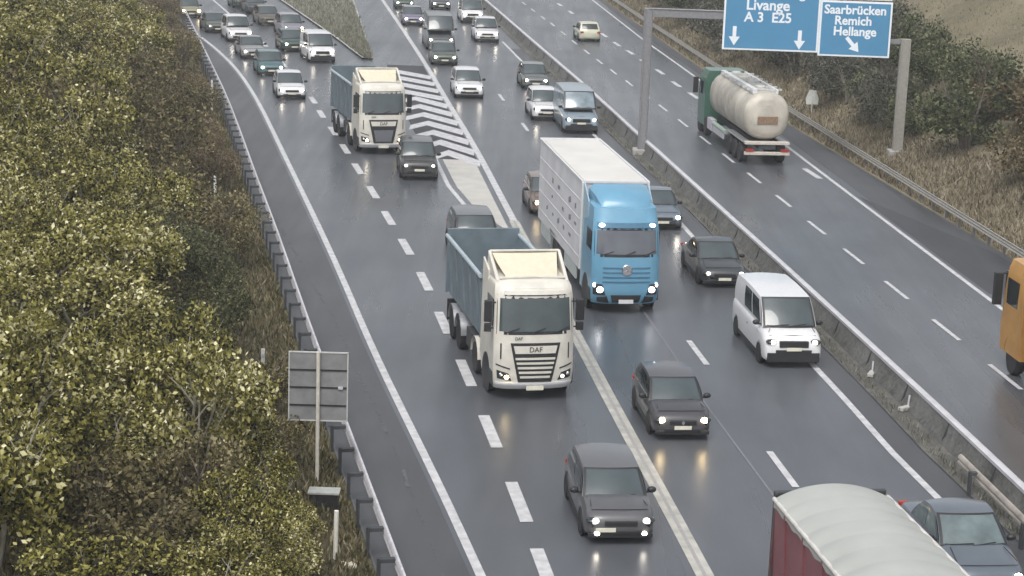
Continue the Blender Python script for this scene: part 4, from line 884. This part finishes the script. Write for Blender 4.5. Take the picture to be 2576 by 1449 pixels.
while y < 235:
    sp = 2.4 if y < 75 else (3.1 if y < 120 else 4.2)
    xr = at(L_rail, y)-1.9; x = xr
    while True:
        xx = x+rd.uniform(-.5, .5); yy = y+rd.uniform(-.8, .8); z = left_z(xx, yy); px, py = P(xx, yy, z+1.2)
        if px < -110 or xr-x > 60: break
        if -90 < py < 1560:
            if inpoly(px, py, YEL): t = 'yellow' if rd.random() < .86 else 'olive'
            elif inpoly(px, py, DRK): t = 'dark' if rd.random() < (.8 if py > 620 else .35) else 'olive'
            elif px < 385+rd.uniform(-40,40) or rd.random() < .22: t = 'olive'
            else: t = 'brown'
            d = at(L_rail, yy)-xx
            sc = {'yellow': .85, 'dark': .85, 'olive': .95, 'brown': 1.0}[t]*rd.uniform(.8, 1.2)*min(1.5, sp/2.4)
            if t == 'yellow' and py > 1250 and d < 4.5: sc *= .62
            if not (t == 'yellow' and d < (1.7 if py > 1200 else 2.6)) and not (t in ('brown', 'olive') and (rd.random() < .04 or d < 1.9)) and not (t == 'dark' and d < 2.7):
                if t in ('brown', 'olive') and d < 7: sc *= .62+.38*(d-2)/5
                if 700 < px < 900 and py > 850 and d < 5: sc *= .5
                shrub(t, xx, yy, z, sc); cnt += 1
        x -= sp
    y += sp
for px, py, sc in ((600,1180,.5),(630,1280,.5),(670,1370,.5),(715,1430,.42),(745,1490,.36),(690,1490,.5),(760,1560,.36),(600,1420,.6),(640,1500,.5)):
    z = 1.0
    for _ in range(25): q = G(px, py, z); z += .3*(left_z(q.x, q.y)-z)
    shrub('yellow' if rd.random() < .8 else 'olive', q.x, q.y, left_z(q.x, q.y), sc)
y = 70.0
while y < 250:
    sp = 3.6 if y < 130 else 5.0
    x = at(L_rasph, y)+4.2
    while True:
        xx = x+rd.uniform(-.7, .7); yy = y+rd.uniform(-.9, .9); z = right_z(xx, yy); px, py = P(xx, yy, z+1)
        if px > 2660 or x-at(L_rasph, y) > 60: break
        t = None
        if px > 2470 and 230 < py < 640: t = 'rust'
        elif px > 2290 and py > 120: t = 'green' if rd.random() < .85 else 'grey'
        elif px < 2290 and (py > 60 or px < 1900): t = 'grey' if rd.random() < .8 else 'green'
        if t and abs(xx-G(2254,412).x) < 2.6 and yy < G(2254,412).y+3: t = None
        if t and -60 < py < 700 and not (px > 2300 and py < 120+ (px-2300)*.25): shrub(t, xx, yy, z, rd.uniform(.7, 1.05)*sp/3.0); cnt += 1
        x += sp
    y += sp
print('shrubs', cnt)
# dry grass and undergrowth: nobody could count it
def tufts(name, n, region, zf, size, m, seed, label, cat='grass'):
    rng = np.random.default_rng(seed); pts = []
    while len(pts) < n:
        u, v = rng.random(2); x, y_ = region(u, v); pts.append((x, y_, zf(x, y_)))
    c = np.array(pts); h_ = size*(.5+rng.random((n, 1))); a = rng.random(n)*2*PI; dx = np.stack([np.cos(a), np.sin(a), np.zeros(n)], 1)
    lean = rng.normal(size=(n, 3))*.35; lean[:, 2] = 1; top = c+lean*h_; w_ = dx*h_*.16
    V = np.stack([c-w_, c+w_, top+w_*.3, top-w_*.3], 1).reshape(-1, 3); me = raw_mesh(name, V, np.arange(4*n).reshape(n, 4), m)
    o = bpy.data.objects.new(name, me); C.objects.link(o); tag(o, label, cat, None, 'stuff'); return o
LG = leafmat('straw', [(.05,.05,.022),(.13,.12,.055),(.22,.185,.11),(.38,.33,.22)]); LG2 = leafmat('tan_straw', [(.07,.055,.035),(.17,.14,.09),(.27,.23,.16),(.42,.37,.28)])
LG3 = leafmat('weeds', [(.06,.065,.04),(.12,.125,.085),(.19,.19,.14),(.3,.3,.24)])
def ry(u, a, b_): return a*(b_/a)**u
tufts('dry_grass', 110000, lambda u, v: (lambda y_: (at(L_rail, y_)-.5-16*v**1.3, y_))(ry(u, 34, 230)), left_z, .17, LG, 1, 'dry brown grass and dead stalks covering the left slope')
tufts('verge_grass', 60000, lambda u, v: (lambda y_: (at(L_rasph, y_)+.15+4.6*v, y_))(ry(u, 66, 250)), right_z, .18, LG2, 2, 'straw coloured grass on the verge under the right guardrail')
tufts('bank_grass', 80000, lambda u, v: (lambda y_: (at(L_rasph, y_)+4+50*v, y_))(ry(u, 66, 260)), right_z, .13, LG2, 3, 'tan dry grass on the bank at the upper right')
tufts('island_grass', 9000, lambda u, v: (lambda y_: (at(L_isl, y_)+(max(.05, at(L_isr, y_)-at(L_isl, y_)))*v, y_))(iy0+(228-iy0)*u), lambda x, y_: .10, .22, leafmat('pale_weeds', [(.09,.09,.06),(.16,.16,.115),(.24,.235,.18),(.33,.32,.26)]), 4, 'thin grass on the wedge between the ramp and the merging lane')
tufts('median_weeds', 3000, lambda u, v: (lambda y_: (at(L_main, y_)+1.0+(at(L_med, y_)-.5-at(L_main, y_)-1.0)*v, y_))(ry(u, 32, 150)), lambda x, y_: .05, .10, LG3, 5, 'low weeds on the gravel strip between the carriageways')

for px, py, a, lab in ((2278,1035,40,'pale concrete slab lying tilted in the median gravel beside the white van'),(2192,948,70,'small pale slab lying in the median behind the tilted one')):
    q = G(px, py); o = empty('concrete_slab', lab, 'slab', None, (q.x, q.y, .05), R(a)); MB().box((0,0,.06), (.55,.2,.12)).build('slab', mat('slab_concrete', (.42,.42,.39), .8), o, 0, .02); MB().tube([(.1,0,.1),(.14,0,.45)], .03, 6).build('stub', M_steelw, o)

# thin mist between the camera and the far queue
hz_ = MB().box((0, 440, 8.5), (900, 960, 25)).build('haze', bpy.data.materials.new('mist'), None, 0); hz_['kind'] = 'stuff'
m = hz_.data.materials[0]; m.use_nodes = True; n = m.node_tree; n.nodes.remove(n.nodes['Principled BSDF']); v = n.nodes.new('ShaderNodeVolumePrincipled')
v.inputs['Color'].default_value = (.86, .89, .90, 1); v.inputs['Density'].default_value = .0006; n.links.new(v.outputs[0], n.nodes['Material Output'].inputs['Volume'])
